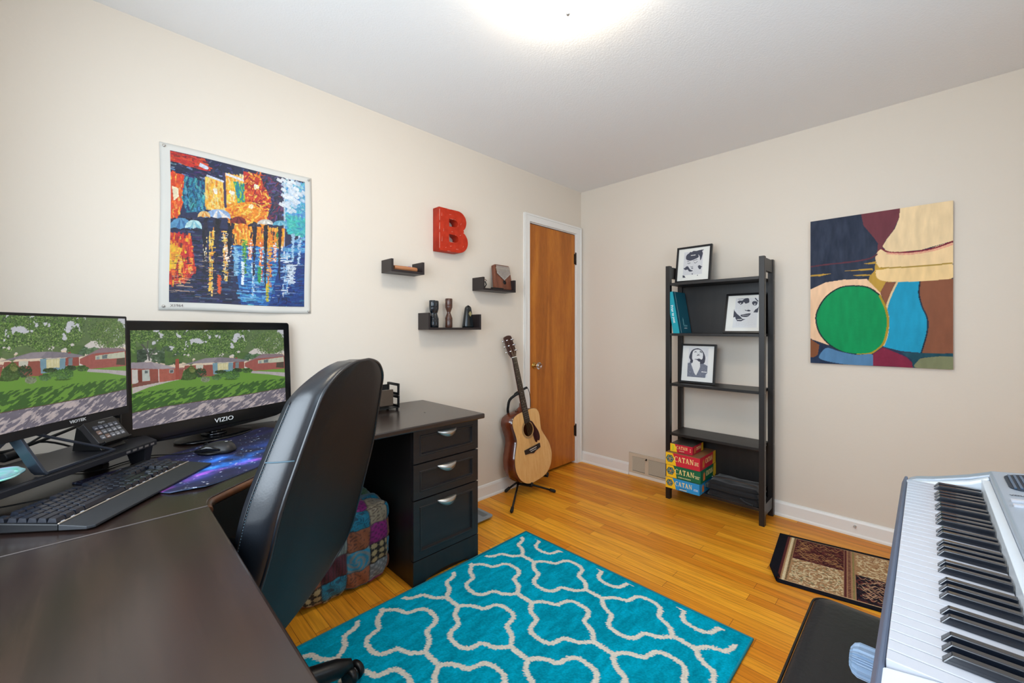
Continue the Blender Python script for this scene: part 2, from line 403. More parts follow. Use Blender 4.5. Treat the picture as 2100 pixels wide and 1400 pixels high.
baseboard('baseboard_right', 'y', RY, 0, RX, -1)
# door casing
mb = MB(); cw = 0.060; TH = DH+cw
def casing(mb, y0, y1, z0, z1): mb.box((0,y0,z0),(0.016,y1,z1))
casing(mb, DY0-cw, DY0, 0, TH); casing(mb, DY1, DY1+cw+0.006, 0, TH); casing(mb, DY0+0.0001, DY1-0.0001, DH+0.0001, TH)
mb.box((0.014,DY0-cw,0),(0.022,DY0-cw+0.014,TH)); mb.box((0.014,DY1+cw-0.008,0),(0.022,DY1+cw+0.006,TH)); mb.box((0.014,DY0-cw+0.0142,TH-0.014),(0.0215,DY1+cw-0.0082,TH))
# jamb lining
mb.box((-0.088,DY0,0),(-0.0005,DY0+0.006,DH)); mb.box((-0.088,DY1-0.006,0),(-0.0005,DY1,DH)); mb.box((-0.088,DY0+0.0061,DH-0.006),(0,DY1-0.0061,DH))
struct('trim_1', mb, M_TRIM)
# closet door
d = part('door_1', MB().box((-0.036,DY0+0.009,0.022),(-0.002,DY1-0.010,DH-0.012)), M_DOOR, None, True, 0.0015)
tag(d, kind='structure')
Mx = frame((-0.002,-0.638,0.907), (0,1,0), (0,0,1))
kb = part('door_rosette', MB().lathe([(0.0,0.0),(0.026,0.0),(0.026,0.003),(0.020,0.006),(0.011,0.008),(0.009,0.026),(0.015,0.028),(0.015,0.034),(0.0,0.034)], Mx), M_BRASS, d, label='brass rosette and stem')
M_GLASS = mat('cut_glass', (240,244,246), rough=0.03, trans=1.0, ior=1.5)
part('door_knob', MB().lathe([(0.010,0.034),(0.014,0.036),(0.027,0.050),(0.029,0.058),(0.022,0.070),(0.012,0.073),(0,0.073)], Mx, n=12, smooth=False), M_GLASS, d, label='faceted clear glass knob')
M_HINGE = mat('dark_bronze', (58,48,40), rough=0.4, metal=0.6)
for z in (1.825, 0.292):
    mb = MB().tube([(0.003,DY1-0.002,z-0.052),(0.003,DY1-0.002,z+0.052)], 0.0065, 10)
    mb.tube([(0.003,DY1-0.002,z+0.052),(0.003,DY1-0.002,z+0.06)], [0.0065,0.003], 10)
    mb.box((-0.002,DY1-0.024,z-0.045),(0.0,DY1-0.003,z+0.045))
    part('door_hinge', mb, M_HINGE, d, label='dark bronze hinge')
# floor register
v = thing('wall_vent', 'beige painted metal vent grille set in the far wall beside the game boxes', 'vent', (0.665,-0.001,0.0))
M_VENT = mat('beige_metal', (205,190,168), rough=0.5)
M_VDARK = mat('vent_shadow_gap', (70,60,48), rough=0.9)
VX0, VX1, VZ0, VZ1 = 0.488, 0.840, 0.024, 0.183
VR = lambda x0,x1,z0,z1: [(x0,z0),(x1,z0),(x1,z1),(x0,z1)]
curve_shape('frame', [VR(VX0,VX1,VZ0,VZ1),VR(VX0+0.030,0.630,VZ0+0.014,VZ1-0.024),VR(0.658,VX1-0.030,VZ0+0.014,VZ1-0.024)], 0.011, frame((0,-0.001,0),(1,0,0),(0,0,1)), M_VENT, v, bevel=0.001)
part('backing', MB().box((VX0+0.01,-0.004,VZ0+0.01),(VX1-0.01,-0.001,VZ1-0.01)), M_VDARK, v)
mb = MB(); n = 16
for k in range(n):
    z = VZ0+0.018+k*(VZ1-VZ0-0.046)/n
    for x0,x1 in ((VX0+0.03,0.630),(0.658,VX1-0.03)):
        mb.add([(x0,-0.0045,z+0.006),(x1,-0.0045,z+0.006),(x1,-0.010,z+0.0015),(x0,-0.010,z+0.0015),(x0,-0.0045,z+0.0070),(x1,-0.0045,z+0.0070),(x1,-0.010,z+0.0025),(x0,-0.010,z+0.0025)],
               [(0,3,2,1),(4,5,6,7),(0,1,5,4),(1,2,6,5),(2,3,7,6),(3,0,4,7)])
part('louvre_panel', mb, M_VENT, v)
part('lever', MB().box((0.638,-0.020,0.146),(0.648,-0.010,0.160)).box((0.6405,-0.034,0.150),(0.6455,-0.018,0.156)), M_HINGE, v, bevel=0.001)
part('shoe_strip', MB().box((VX0,-0.016,0.0),(VX1,-0.001,0.022)), M_TRIM, v, bevel=0.003, label='white shoe strip below the grille')
# coax jack on the baseboard
c = thing('coaxial_jack', 'small chrome coaxial jack sticking out of the white baseboard', 'jack', (1.933,-0.012,0.055))
part('plate_nut', MB().lathe([(0,0),(0.008,0),(0.008,0.004),(0,0.004)], frame((1.933,-0.0125,0.057),(1,0,0),(0,0,1)), n=6, smooth=False), M_CHROME, c)
part('barrel', MB().lathe([(0.005,0.004),(0.005,0.018),(0.003,0.018),(0.003,0.012),(0,0.012)], frame((1.933,-0.0125,0.057),(1,0,0),(0,0,1)), n=12), M_NICKEL, c)
# small scuffs on far wall: hair-thin plaster chips
# ------------------------------------------------------------------ ceiling lamp
lt = thing('ceiling_lamp', 'lit frosted glass dome lamp mounted flush on the ceiling', 'lamp', (LAMP[0],LAMP[1],H-0.001))
Md = Matrix.Translation((LAMP[0],LAMP[1],H))
M_DOME = mat('glowing_frosted_glass', (250,248,242), rough=0.5, emit=(255,240,216), estr=27)
prof = [(0.178,-0.010)]+[(0.178*math.cos(a)**0.8, -0.012-0.095*math.sin(a)) for a in [k*PI/2/10 for k in range(1,10)]]+[(0.0,-0.107)]
part('glass_shade', MB().lathe(prof, Md, n=48), M_DOME, lt)
part('mounting_pan', MB().lathe([(0,0),(0.165,0),(0.165,-0.012),(0,-0.012)], Md, n=40), M_TRIM, lt)
part('finial', MB().lathe([(0.0,-0.104),(0.012,-0.106),(0.013,-0.112),(0.007,-0.116),(0.009,-0.124),(0.006,-0.132),(0,-0.134)], Md, n=16), M_NICKEL, lt, label='small nickel finial knob')
# ================================================================== left wall things
def homog(quad):
    """quad TL,TR,BR,BL in picture pixels -> function to unit (u,v)"""
    dst = [(0,0),(1,0),(1,1),(0,1)]; A = []; B = []
    for (x,y),(u,v) in zip(quad,dst):
        A += [[x,y,1,0,0,0,-u*x,-u*y],[0,0,0,x,y,1,-v*x,-v*y]]; B += [u,v]
    h = np.linalg.solve(np.array(A,float), np.array(B,float))
    def f(x,y):
        d = h[6]*x+h[7]*y+1; return ((h[0]*x+h[1]*y+h[2])/d, (h[3]*x+h[4]*y+h[5])/d)
    return f
# --- impasto street painting on loose canvas
def paint_umbrellas():
    q = homog([(175,140),(1160,385),(1160,1295),(178,1250)]); A = Art(330,390,(40,45,80))
    R = random.Random(3)
    def P(*pts): return [q(x,y) for x,y in pts]
    def reg(pts, cols, n, wd=(6,15), ln=(16,46), ang=(0,PI)):
        n = int(n*1.9)
        pp = P(*pts); A.poly(pp, cols[0])
        xs = [p[0] for p in pts]; ys = [p[1] for p in pts]
        for _ in range(n):
            x,y = R.uniform(min(xs),max(xs)), R.uniform(min(ys),max(ys))
            ins = False
            for k in range(len(pts)):
                (xa,ya),(xb,yb) = pts[k],pts[(k+1)%len(pts)]
                if (ya>y)!=(yb>y) and x < (xb-xa)*(y-ya)/(yb-ya)+xa: ins = not ins
            if not ins: continue
            a = R.uniform(*ang); l = R.uniform(*ln)/2; c = R.choice(cols); c = tuple(min(255,max(0,v+R.randint(-14,14))) for v in c)
            w_ = R.uniform(*wd)/985
            A.stroke(P((x-l*math.cos(a),y-l*math.sin(a)),(x+l*math.cos(a),y+l*math.sin(a))), w_, c, 0.9)
    navy = [(30,38,72),(48,56,96),(22,28,52),(70,80,120),(60,46,88)]; red = [(206,48,36),(170,30,38),(226,84,40),(120,28,44)]
    orange = [(240,140,30),(250,178,50),(226,104,34),(252,206,90)]; teal = [(36,120,150),(60,150,176),(24,84,120),(90,170,180)]
    blue = [(34,96,170),(60,140,200),(28,60,130),(96,176,214)]
    reg([(175,140),(1000,340),(1000,420),(560,330),(440,300),(175,240)], navy, 160)
    reg([(175,145),(430,210),(470,300),(330,280),(175,220)], red, 80, ang=(0.1,0.5))
    reg([(175,220),(330,270),(560,330),(560,380),(430,360),(430,420),(175,330)], navy+[(120,140,180)], 100, ang=(0.1,0.5))
    reg([(175,300),(270,320),(280,480),(240,620),(178,640)], [(226,70,30),(240,110,40),(250,180,80)], 60, ang=(1.2,1.9))
    A.poly(P((185,400),(232,420),(236,480),(200,510)), (248,232,196))
    reg([(280,330),(430,380),(430,590),(290,600),(262,500)], teal+[(24,60,90)], 110, ang=(1.0,2.1))
    reg([(430,340),(570,370),(575,640),(430,560)], [(250,206,96),(248,180,60),(244,216,150),(236,150,44)], 90, ang=(1.2,1.9))
    reg([(570,310),(720,345),(730,560),(575,600)], [(244,160,46),(250,200,70),(252,228,170)], 90, ang=(1.2,1.9))
    reg([(640,385),(722,400),(720,540),(670,550)], [(30,130,150),(40,160,120),(160,200,50)], 40, ang=(1.2,1.9))
    A.stroke(P((568,310),(576,560)), 0.018, (60,50,90)); A.stroke(P((440,330),(560,375)),0.016,(214,220,236)); A.stroke(P((390,250),(440,275)),0.03,(214,224,240))
    A.stroke(P((580,320),(720,370)),0.02,(236,232,236))
    reg([(710,300),(860,330),(930,600),(880,660),(730,640)], red+orange, 150, ang=(0,PI))
    reg([(590,540),(760,520),(880,600),(880,720),(600,700)], orange, 110)
    reg([(830,330),(1000,365),(1010,650),(880,640),(920,520),(860,400)], navy+[(120,40,70),(90,60,130)], 120)
    reg([(1000,365),(1160,395),(1162,760),(1010,720)], [(80,160,210),(60,170,190),(120,200,220),(150,210,225),(70,130,200)], 130)
    for _ in range(70): 
        x,y = R.gauss(1055,35),R.gauss(470,65); A.stroke(P((x-14,y-8),(x+14,y+10)), 0.028, R.choice([(220,230,240),(190,214,236),(240,244,248)]),0.9)
    reg([(1020,620),(1162,650),(1162,790),(1030,760)], [(60,180,180),(80,200,190),(50,150,190)], 50)
    A.stroke(P((1010,360),(1000,1250)),0.014,(230,234,240),0.7)
    for (x,y) in ((800,410),(760,550),(500,440),(620,460)): [A.stroke(P((x+R.uniform(-14,6),y+R.uniform(-16,6)),(x+R.uniform(-6,16),y+R.uniform(-4,18))),R.uniform(0.014,0.026),R.choice([(252,240,206),(255,250,232),(250,226,170)])) for _ in range(7)]
    # lower water: streaked reflections
    reg([(178,640),(460,640),(640,800),(640,1255),(178,1250)], navy+[(26,20,32)], 240, ang=(0,0.12), ln=(30,90), wd=(5,14))
    reg([(178,740),(330,770),(370,1030),(300,1110),(178,1120)], red+[(240,120,30),(240,190,50)], 140, ang=(1.3,1.8))
    reg([(178,830),(270,860),(220,1000),(178,1010)], [(244,190,40),(236,150,40)], 40, ang=(1.3,1.8))
    reg([(620,690),(1010,720),(1000,900),(640,860)], orange+[(60,40,50)], 150, ang=(1.3,1.8))
    reg([(640,840),(1000,860),(1162,780),(1160,1290),(700,1270)], blue+[(120,190,220)], 330, ang=(0,0.15), ln=(30,90), wd=(6,15))
    reg([(980,960),(1160,900),(1160,1290),(900,1280)], [(24,60,130),(40,90,160),(30,40,100)], 100, ang=(0,0.15))
    def drip(x,y0,y1,cols,wd,n):
        for k in range(n):
            y = y0+(y1-y0)*k/n; hh = (y1-y0)/n; wk = wd*(1-0.35*k/n)
            for _ in range(5):
                xx = x+R.uniform(-0.5,0.5)*wk; yy = y+R.uniform(-0.2,1.1)*hh; l = R.uniform(0.15,0.5)*wk
                if R.random() < 0.6: A.stroke(P((xx-l,yy+R.uniform(-3,3)),(xx+l,yy+R.uniform(-3,3))), R.uniform(5,11)/985, R.choice(cols), 0.92)
                else: A.stroke(P((xx,yy-hh*0.5),(xx+R.uniform(-3,3),yy+hh*0.6)), R.uniform(5,12)/985, R.choice(cols), 0.92)
    for x,y0,y1,c,wd in ((480,720,1190,[(250,200,70),(244,150,40),(252,226,140)],34),(585,740,1100,[(250,214,100),(240,160,60),(250,232,190)],42),(540,1060,1190,[(230,90,40)],22),
        (430,780,960,[(250,214,120),(250,240,220)],20),(600,850,960,[(250,240,230),(240,180,120)],40),(720,800,1050,[(60,150,60),(140,190,60),(40,120,70)],30),(760,800,940,[(246,236,226),(230,120,60)],26),
        (660,860,1060,[(150,200,226),(110,170,210)],30),(840,800,1100,[(250,240,226),(240,120,40),(236,90,50)],26),(900,720,1150,[(240,150,40),(230,110,40),(250,190,60)],42),(890,1120,1250,[(150,180,60),(240,190,50)],20),
        (830,1000,1110,[(60,160,80)],22),(940,820,960,[(240,236,240),(236,120,50)],20),(960,740,860,[(60,140,70),(240,150,50)],26),(1020,860,1200,[(236,242,248),(150,190,226),(90,150,210)],60),(1060,980,1120,[(220,232,244)],50),
        (1115,780,980,[(190,214,236),(90,150,210)],22),(1070,760,960,[(170,206,232)],18),(785,960,1230,[(220,236,246),(110,170,220)],20),(710,960,1130,[(230,240,248)],16),(330,850,1040,[(250,170,60),(230,60,40)],22),(255,960,1050,[(250,180,50)],16)):
        drip(x,y0,y1,c,wd,14)
    # figures
    for x,w_,y0,y1 in ((430,46,640,880),(515,62,660,930),(612,62,640,900),(790,40,680,820),(872,34,690,900),(975,34,700,850)):
        for _ in range(26):
            t = R.random(); y = y0+(y1-y0)*t; A.stroke(P((x+R.uniform(-1,1)*w_*0.4*(1-t*0.5),y-16),(x+R.uniform(-1,1)*w_*0.3*(1-t*0.5),y+20)), 0.022*(1-0.4*t), R.choice([(26,24,38),(40,36,56),(14,14,22)]))
        drip(x,y1,y1+230,[(30,28,44),(44,40,70)],w_*0.4,8)
    def umb(x,y,rx,ry,c1,c2):
        pts = [(x-rx,y+ry*0.4)]+[(x-rx*math.cos(a),y+ry*0.3-ry*1.2*math.sin(a)) for a in [k*PI/10 for k in range(1,10)]]+[(x+rx,y+ry*0.6),(x+rx*0.5,y+ry*0.25),(x,y+ry*0.5),(x-rx*0.5,y+ry*0.25)]
        A.poly(P(*pts), c1); A.poly(P((x,y-ry*0.9),(x+rx*0.95,y+ry*0.5),(x+rx*0.35,y+ry*0.35)), c2); A.poly(P((x,y-ry*0.9),(x-rx*0.4,y+ry*0.3),(x-rx*0.05,y+ry*0.45)), c2)
    umb(250,690,80,60,(90,150,190),(60,110,160)); umb(345,695,62,46,(190,226,226),(130,190,206)); umb(520,620,95,48,(150,180,220),(236,228,222)); umb(420,620,46,34,(240,200,130),(230,150,60))
    umb(670,665,60,40,(130,40,40),(96,24,34)); umb(790,695,50,22,(40,40,58),(60,60,80)); umb(866,675,58,28,(214,206,196),(240,236,226)); umb(975,685,55,28,(90,170,200),(140,200,216))
    for y,x0,x1 in ((1100,215,330),(1130,230,350),(1165,225,360),(1080,270,330)): A.stroke(P((x0,y),(x1,y+14)),0.006,(236,190,150),0.8)
    for _ in range(260):
        x,y = R.uniform(185,1150),R.uniform(900,1240); l = R.uniform(8,30); A.stroke(P((x-l,y),(x+l,y+R.uniform(-2,4))), R.uniform(2.5,5)/985, R.choice([(24,30,60),(40,70,120),(20,20,34),(200,214,230),(60,120,180)] if x>560 else [(22,22,34),(34,36,60),(16,16,24),(210,180,150)]),0.8)
    # signature
    sg = (24,26,52)
    A.stroke(P((965,1215),(975,1235),(985,1212)),0.006,sg); A.stroke(P((975,1235),(970,1258)),0.006,sg); A.stroke(P((990,1232),(1000,1226),(1002,1242),(992,1240)),0.005,sg)
    A.stroke(P((1008,1228),(1010,1242),(1018,1230),(1022,1244)),0.005,sg); A.stroke(P((1030,1226),(1026,1240),(1034,1240),(1030,1262),(1018,1264)),0.006,sg); A.stroke(P((1038,1228),(1052,1236)),0.005,sg)
    n = vnoise(330,390,90,90,5,2)[...,None]; A.a = np.clip(A.a*(0.76+0.22*n),0,1)
    return A.a
M_OIL = mat_attr('oil_paint', rough=0.45, spec=0.4, bump=(160,0.35,0.002))
pt = thing('street_painting', 'unframed canvas painting of umbrella figures on a rainy street pinned to the left wall', 'painting', (0.002,-2.64,1.28))
PY0,PY1,PZ0,PZ1 = -2.936,-2.344,1.278,1.968
def sheetpos(U,V):
    y = PY0+U*(PY1-PY0); z = PZ1-V*(PZ1-PZ0)-0.012*(1-V)*0
    bulge = 0.004+0.010*np.sin(PI*U)**1*V**3 + 0.006*(1-V)*np.sin(PI*U)*0.3
    edge = 0.003*np.cos(2*PI*U*3)*V**6
    return (np.zeros_like(U)+bulge+edge*0.5, y+0.003*np.sin(V*5), z+0.002*np.sin(U*7))
border = np.ones((46,40,3))*np.array([208,205,198])/255.0; border *= (0.985+0.03*vnoise(40,46,6,6,9)[...,None])
M_CANVAS = mat_attr('canvas_cloth', rough=0.85, spec=0.15)
sheet('canvas_sheet', border, sheetpos, M_CANVAS, pt, thick=0.0025, tdir=(-1,0,0), edge=(214,210,202))
ua0,ua1,va0,va1 = (-2.903-PY0)/(PY1-PY0),(-2.376-PY0)/(PY1-PY0),(PZ1-1.941)/(PZ1-PZ0),(PZ1-1.311)/(PZ1-PZ0)
def artpos(U,V):
    x,y,z = sheetpos(ua0+U*(ua1-ua0), va0+V*(va1-va0)); return (x+0.0012,y,z)
sheet('painted_area', paint_umbrellas(), artpos, M_OIL, pt, label='colourful palette knife picture with umbrellas')
for (y,z) in ((PY0+0.014,PZ1-0.013),(PY1-0.014,PZ1-0.013),(PY0+0.012,PZ0+0.016),(PY1-0.014,PZ0+0.012)):
    part('pushpin', MB().lathe([(0,0.004),(0.0055,0.004),(0.0055,0.007),(0.003,0.0095),(0,0.010)], frame((0.004,y,z),(0,1,0),(0,0,1)), n=14), M_NICKEL, pt)
M_PENCIL = mat('pencil_mark', (120,112,110), rough=0.9)
text('pencil_note', 'X1964', 0.016, frame((0.0085,PY0+0.055,PZ0+0.020),(0,1,0.03),(0,0,1)), M_PENCIL, pt, depth=0.0002)
# --- red marquee letter B
M_RED = mat('distressed_red_paint', (168,42,20), rough=0.5, spec=0.25, var=(30,(186,52,28),(1,1,1)))
M_REDIN = mat('red_inner_wall', (120,34,24), rough=0.5)
b = thing('letter_sign', 'distressed red block letter B sign hanging on the left wall', 'sign', (0.001,-1.50,1.70))
BZ,BH,BY = 1.697,0.268,-1.603
def arc(cx,cy,rx,ry,a0,a1,n=14): return [(cx+rx*math.cos(math.radians(a0+(a1-a0)*k/n)), cy+ry*math.sin(math.radians(a0+(a1-a0)*k/n))) for k in range(n+1)]
W1,W2 = 0.215,0.228
outer = [(0,0),(0.150,0)]+arc(0.150,0.072,W2-0.150,0.072,-90,60)[1:]+[(0.196,0.139)]+arc(0.146,0.202,W1-0.146,0.066,-50,90)+[(0,0.268)]
h1 = [(0.075,0.060)]+arc(0.120,0.085,0.034,0.025,-90,90,10)+[(0.075,0.110)]
h2 = [(0.075,0.158)]+arc(0.115,0.183,0.034,0.025,-90,90,10)+[(0.075,0.208)]
MBf = frame((0.002,BY,BZ),(0,1,0),(0,0,1))
curve_shape('letter_body', [outer,h1,h2], 0.068, MBf, M_RED, b, bevel=0.0015)
M_CHIP = mat('bare_white_chips', (232,200,184), rough=0.7)
mb = MB(); Rr = random.Random(11)
def chip(mb,u,v,l,a,z=0.0685):
    c,s_ = math.cos(a)*l/2, math.sin(a)*l/2; wn = 0.0007
    px_,py_ = -math.sin(a)*wn, math.cos(a)*wn
    vs = [MBf@Vector((u-c+px_,v-s_+py_,z)),MBf@Vector((u+c+px_*0.3,v+s_+py_*0.3,z)),MBf@Vector((u+c-px_*0.3,v+s_-py_*0.3,z)),MBf@Vector((u-c-px_,v-s_-py_,z))]
    mb.add(vs,[(0,1,2,3)])
for u,v,l,a in ((0.018,0.225,0.02,1.5),(0.085,0.235,0.016,0.1),(0.17,0.19,0.014,1.2),(0.032,0.13,0.02,1.5),(0.165,0.115,0.012,0.5),(0.10,0.128,0.012,0),(0.02,0.07,0.03,1.5),(0.14,0.02,0.02,0),(0.19,0.045,0.012,1.0),(0.09,0.034,0.014,0.2),(0.05,0.02,0.01,0.4)): chip(mb,u,v,l,a)
for poly in (outer,h1,h2):
    for p,q_ in zip(poly,poly[1:]+poly[:1]):
        if Rr.random() < (0.75 if math.dist(p,q_) > 0.03 else 0.16): chip(mb,(p[0]+q_[0])/2,(p[1]+q_[1])/2,min(0.03,math.dist(p,q_))*0.9,math.atan2(q_[1]-p[1],q_[0]-p[0]),0.0687)
for z0,z1 in ((0.012,0.11),(0.13,0.17),(0.185,0.256)):
    mb.add([MBf@Vector((0.0005,z0,0.0686)),MBf@Vector((0.0022,z0,0.0686)),MBf@Vector((0.0022,z1,0.0686)),MBf@Vector((0.0005,z1,0.0686))],[(0,1,2,3)])
part('worn_edges', mb, M_CHIP, b, label='pale scratches where the red paint has worn')['kind'] = 'stuff'
# --- three U shelves
M_LEDGE = mat('espresso_ledge', (38,30,30), rough=0.42)
def ledge(label, y0, y1, zb, hp, dpt=0.115, t=0.014):
    s = thing('wall_shelf', label, 'shelf', (0.001,(y0+y1)/2,zb), 0, 'three small ledge shelves on the left wall')
    part('shelf_board', MB().box((0.001,y0+t,zb),(dpt,y1-t,zb+t)), M_LEDGE, s, bevel=0.001)
    part('end_panel', MB().box((0.001,y0,zb),(dpt,y0+t,zb+hp)), M_LEDGE, s, bevel=0.001)
    part('end_panel', MB().box((0.001,y1-t,zb),(dpt,y1,zb+hp)), M_LEDGE, s, bevel=0.001)
    return zb+t
z1 = ledge('small dark U-shaped wall shelf holding a tan wooden stick, left below the letter', -1.957,-1.741,1.522,0.073)
z2 = ledge('medium dark U-shaped wall shelf holding a thumb piano, nearest the closet door', -1.280,-0.966,1.464,0.088)
z3 = ledge('longest dark U-shaped wall shelf holding a metronome and two shakers', -1.713,-1.297,1.195,0.103)
M_TAN = mat_wood('tan_stick_wood', (150,92,56), (184,122,80), (206,146,100), 'Y', 6, rough=0.5)
t = thing('rhythm_stick', 'tan wooden rhythm stick lying on the small left wall shelf', 'stick', (0.075,-1.85,z1))
part('stick', MB().tube([(0.085,-1.925,z1+0.0142),(0.085,-1.85,z1+0.0142),(0.08,-1.775,z1+0.0142)], [0.0125,0.014,0.0135], 16), M_TAN, t, bevel=0.002)
t = thing('purple_stone', 'small lilac object peeking out behind the wooden stick', 'ornament', (0.035,-1.79,z1))
part('stone', MB().lathe([(0.0,0.0),(0.016,0.004),(0.024,0.016),(0.020,0.030),(0.008,0.038),(0,0.039)], Matrix.Translation((0.035,-1.795,z1)) , n=14), mat('lilac_stone', (136,110,168), rough=0.5), t)
# shakers
M_SHK = mat('gloss_dark_blue_black', (18,26,34), rough=0.14, coat=0.6)
def hourglass(mb, x, y, z, h, r, rn):
    mb.lathe([(0,0),(r*0.92,0),(r,0.004),(r,h*0.27),(r*0.98,h*0.275),(r*0.98,h*0.285),(r,h*0.29),(r,h*0.33),(rn*1.25,h*0.47),(rn,h*0.52),(rn*1.3,h*0.57),(r,h*0.70),(r,h*0.72),(r*0.98,h*0.725),(r*0.98,h*0.735),(r,h*0.74),(r,h-0.005),(r*0.9,h),(r*0.7,h-0.001),(0,h-0.002)], Matrix.Translation((x,y,z)))
t = thing('ganza_shaker', 'glossy black twin waisted shaker on the lowest wall shelf', 'shaker', (0.055,-1.633,z3))
mb = MB(); hourglass(mb,0.045,-1.617,z3,0.168,0.0215,0.012); part('shaker_tube', mb, M_SHK, t)
mb = MB(); hourglass(mb,0.066,-1.651,z3,0.168,0.0215,0.012); part('shaker_tube', mb, M_SHK, t)
t = thing('wooden_shaker', 'slim dark brown waisted wooden shaker between the black shaker and metronome', 'shaker', (0.055,-1.52,z3))
mb = MB(); hourglass(mb,0.055,-1.520,z3,0.186,0.0235,0.011)
part('shaker_tube', mb, mat_wood('dark_rosewood', (52,30,22), (74,44,32), (98,62,46), 'X', 8, rough=0.3, coat=0.3), t)
# metronome
M_MET = mat('gloss_dark_green_black', (16,22,26), rough=0.15, coat=0.5)
t = thing('metronome', 'small black tapered metronome with a pale diamond badge on the lowest wall shelf', 'metronome', (0.055,-1.362,z3))
rings = []
for k in range(13):
    f = k/12; z = z3+0.15*f; w_ = 0.041*(1-f)**0.9*0.55+0.0185; dd = 0.026*(1-f)*0.5+0.014
    if f > 0.86: q_ = (f-0.86)/0.14; w_ *= math.sqrt(max(0.02,1-q_*q_)); dd *= math.sqrt(max(0.05,1-q_*q_))
    if f < 0.06: w_ *= 0.94
    rings.append([Vector((0.055+dd*math.copysign(abs(math.sin(a))**0.6,math.sin(a)), -1.362+w_*math.copysign(abs(math.cos(a))**0.6,math.cos(a)), z)) for a in [2*PI*j/24 for j in range(24)]])
part('case', MB().loft(rings), M_MET, t)
Mm = frame((0.0785,-1.362,z3+0.092),(0,1,0),(-0.08,0,1)); M_GOLD = mat('pale_gold', (196,178,120), rough=0.4)
dia = lambda r_: [(0,-r_*1.45),(r_,0),(0,r_*1.45),(-r_,0)]
curve_shape('badge', [dia(0.0125),dia(0.0105)], 0.0008, Mm, M_GOLD, t)
curve_shape('badge_emblem', [dia(0.0075),dia(0.0055)], 0.0008, Mm, M_GOLD, t)
text('badge_emblem', 'W', 0.007, Mm, M_GOLD, t, depth=0.0004)
# kalimba
t = thing('thumb_piano', 'brown wooden thumb piano with steel tines standing on the middle wall shelf', 'kalimba', (0.06,-1.05,z2))
M_KAL = mat_wood('mahogany', (82,42,28), (112,62,42), (138,82,58), 'Z', 6, rough=0.4)
Mk = frame((0.085,-1.050,z2+0.0060),(0,1,0),(-0.17,0,0.985))
prof = rrect(0.170,0.180,0.014,4,0,0.09); prof = [(x*(1-0.10*(y/0.18)),y) for x,y in prof]
part('body', MB().prism(prof, -0.030, 0.0, Mk), M_KAL, t, bevel=0.002)
part('sound_hole', MB().lathe([(0,0.0006),(0.0155,0.0006),(0.0155,0.0),(0.0,0.0)], Mk@Matrix.Translation((0.008,0.052,0)), n=24), M_BLACKM, t, label='round dark sound hole')
part('bridge', MB().tube([Mk@Vector((-0.066,0.135,0.006)),Mk@Vector((0.066,0.135,0.006))],0.0035,8).tube([Mk@Vector((-0.066,0.148,0.003)),Mk@Vector((0.066,0.148,0.003))],0.003,8).box((-0.066,0.150,0),(0.066,0.157,0.008),Mk), mat('light_wood_bridge',(150,128,104),rough=0.4,metal=0.4), t)
for k in range(17):
    u = -0.062+k*0.124/16; L_ = 0.112-0.045*(1-abs(k-8)/8)
    part('tine', MB().box((u-0.0024,L_,0.0075),(u+0.0024,0.170,0.0092),Mk).box((u-0.0030,L_-0.003,0.0075),(u+0.0030,L_+0.008,0.0100),Mk), M_CHROME, t)
t = thing('guitar_capo', 'small chrome and black guitar capo at the left end of the middle wall shelf', 'capo', (0.06,-1.235,z2))
mb = MB().box((0.055,-1.240,z2),(0.070,-1.232,z2+0.062)); mb.tube([(0.062,-1.236,z2+0.060),(0.068,-1.222,z2+0.066),(0.070,-1.208,z2+0.056)],0.004,8)
part('arm', mb, M_CHROME, t, bevel=0.001)
part('clamp_lever', MB().tube([(0.066,-1.226,z2+0.006),(0.070,-1.212,z2+0.03),(0.066,-1.220,z2+0.052)],0.0045,8), M_BLACK, t)
part('spring', MB().tube([(0.063+0.006*math.cos(a),-1.224+0.004*math.sin(a),z2+0.02+0.0012*a) for a in [k*0.7 for k in range(30)]],0.0012,5), M_CHROME, t)
t = thing('flat_case', 'flat black accessory case in front of the thumb piano', 'case', (0.098,-1.14,z2))
part('case_body', MB().box((0.083,-1.185,z2+0.0003),(0.113,-1.085,z2+0.010)), M_BLACKM, t, bevel=0.003)
# ================================================================== guitar and stand
g = thing('acoustic_guitar', 'acoustic guitar with pale top and dark pickguard leaning in a stand by the door', 'guitar', (0.19,-0.83,0.10))
GT = Vector((0.215,-0.832,0.098)); GN = Vector((0.092,-0.962,0.992))
ga = (GN-GT).normalized(); gq = Vector((0,1,0)); gq = (gq-ga*gq.dot(ga)).normalized(); gn = gq.cross(ga); LN = (GN-GT).length
Mg = Matrix.Identity(4)
for i in range(3): Mg[i][0] = gq[i]; Mg[i][1] = ga[i]; Mg[i][2] = gn[i]; Mg[i][3] = GT[i]
half = [(0.0,0.0),(0.07,0.003),(0.125,0.022),(0.172,0.065),(0.196,0.120),(0.199,0.165),(0.190,0.215),(0.164,0.270),(0.141,0.315),(0.135,0.345),(0.139,0.385),(0.146,0.430),(0.143,0.465),(0.122,0.494),(0.080,0.508),(0.03,0.511)]
hs = [(p.x,p.y) for p in spline([(a,b_,0) for a,b_ in half],4)]
outl = hs+[(-x,y) for x,y in hs[::-1][:-1]]
GD = 0.118
M_SIDE = mat_wood('mahogany_gloss', (66,26,14), (98,44,24), (128,64,36), 'Z', 3, rough=0.18, coat=0.7)
M_SPRUCE = mat_wood('spruce_top', (214,160,96), (224,174,110), (232,186,124), 'Z', 14, rough=0.25, coat=0.4, fine=120, stretch=0.03)
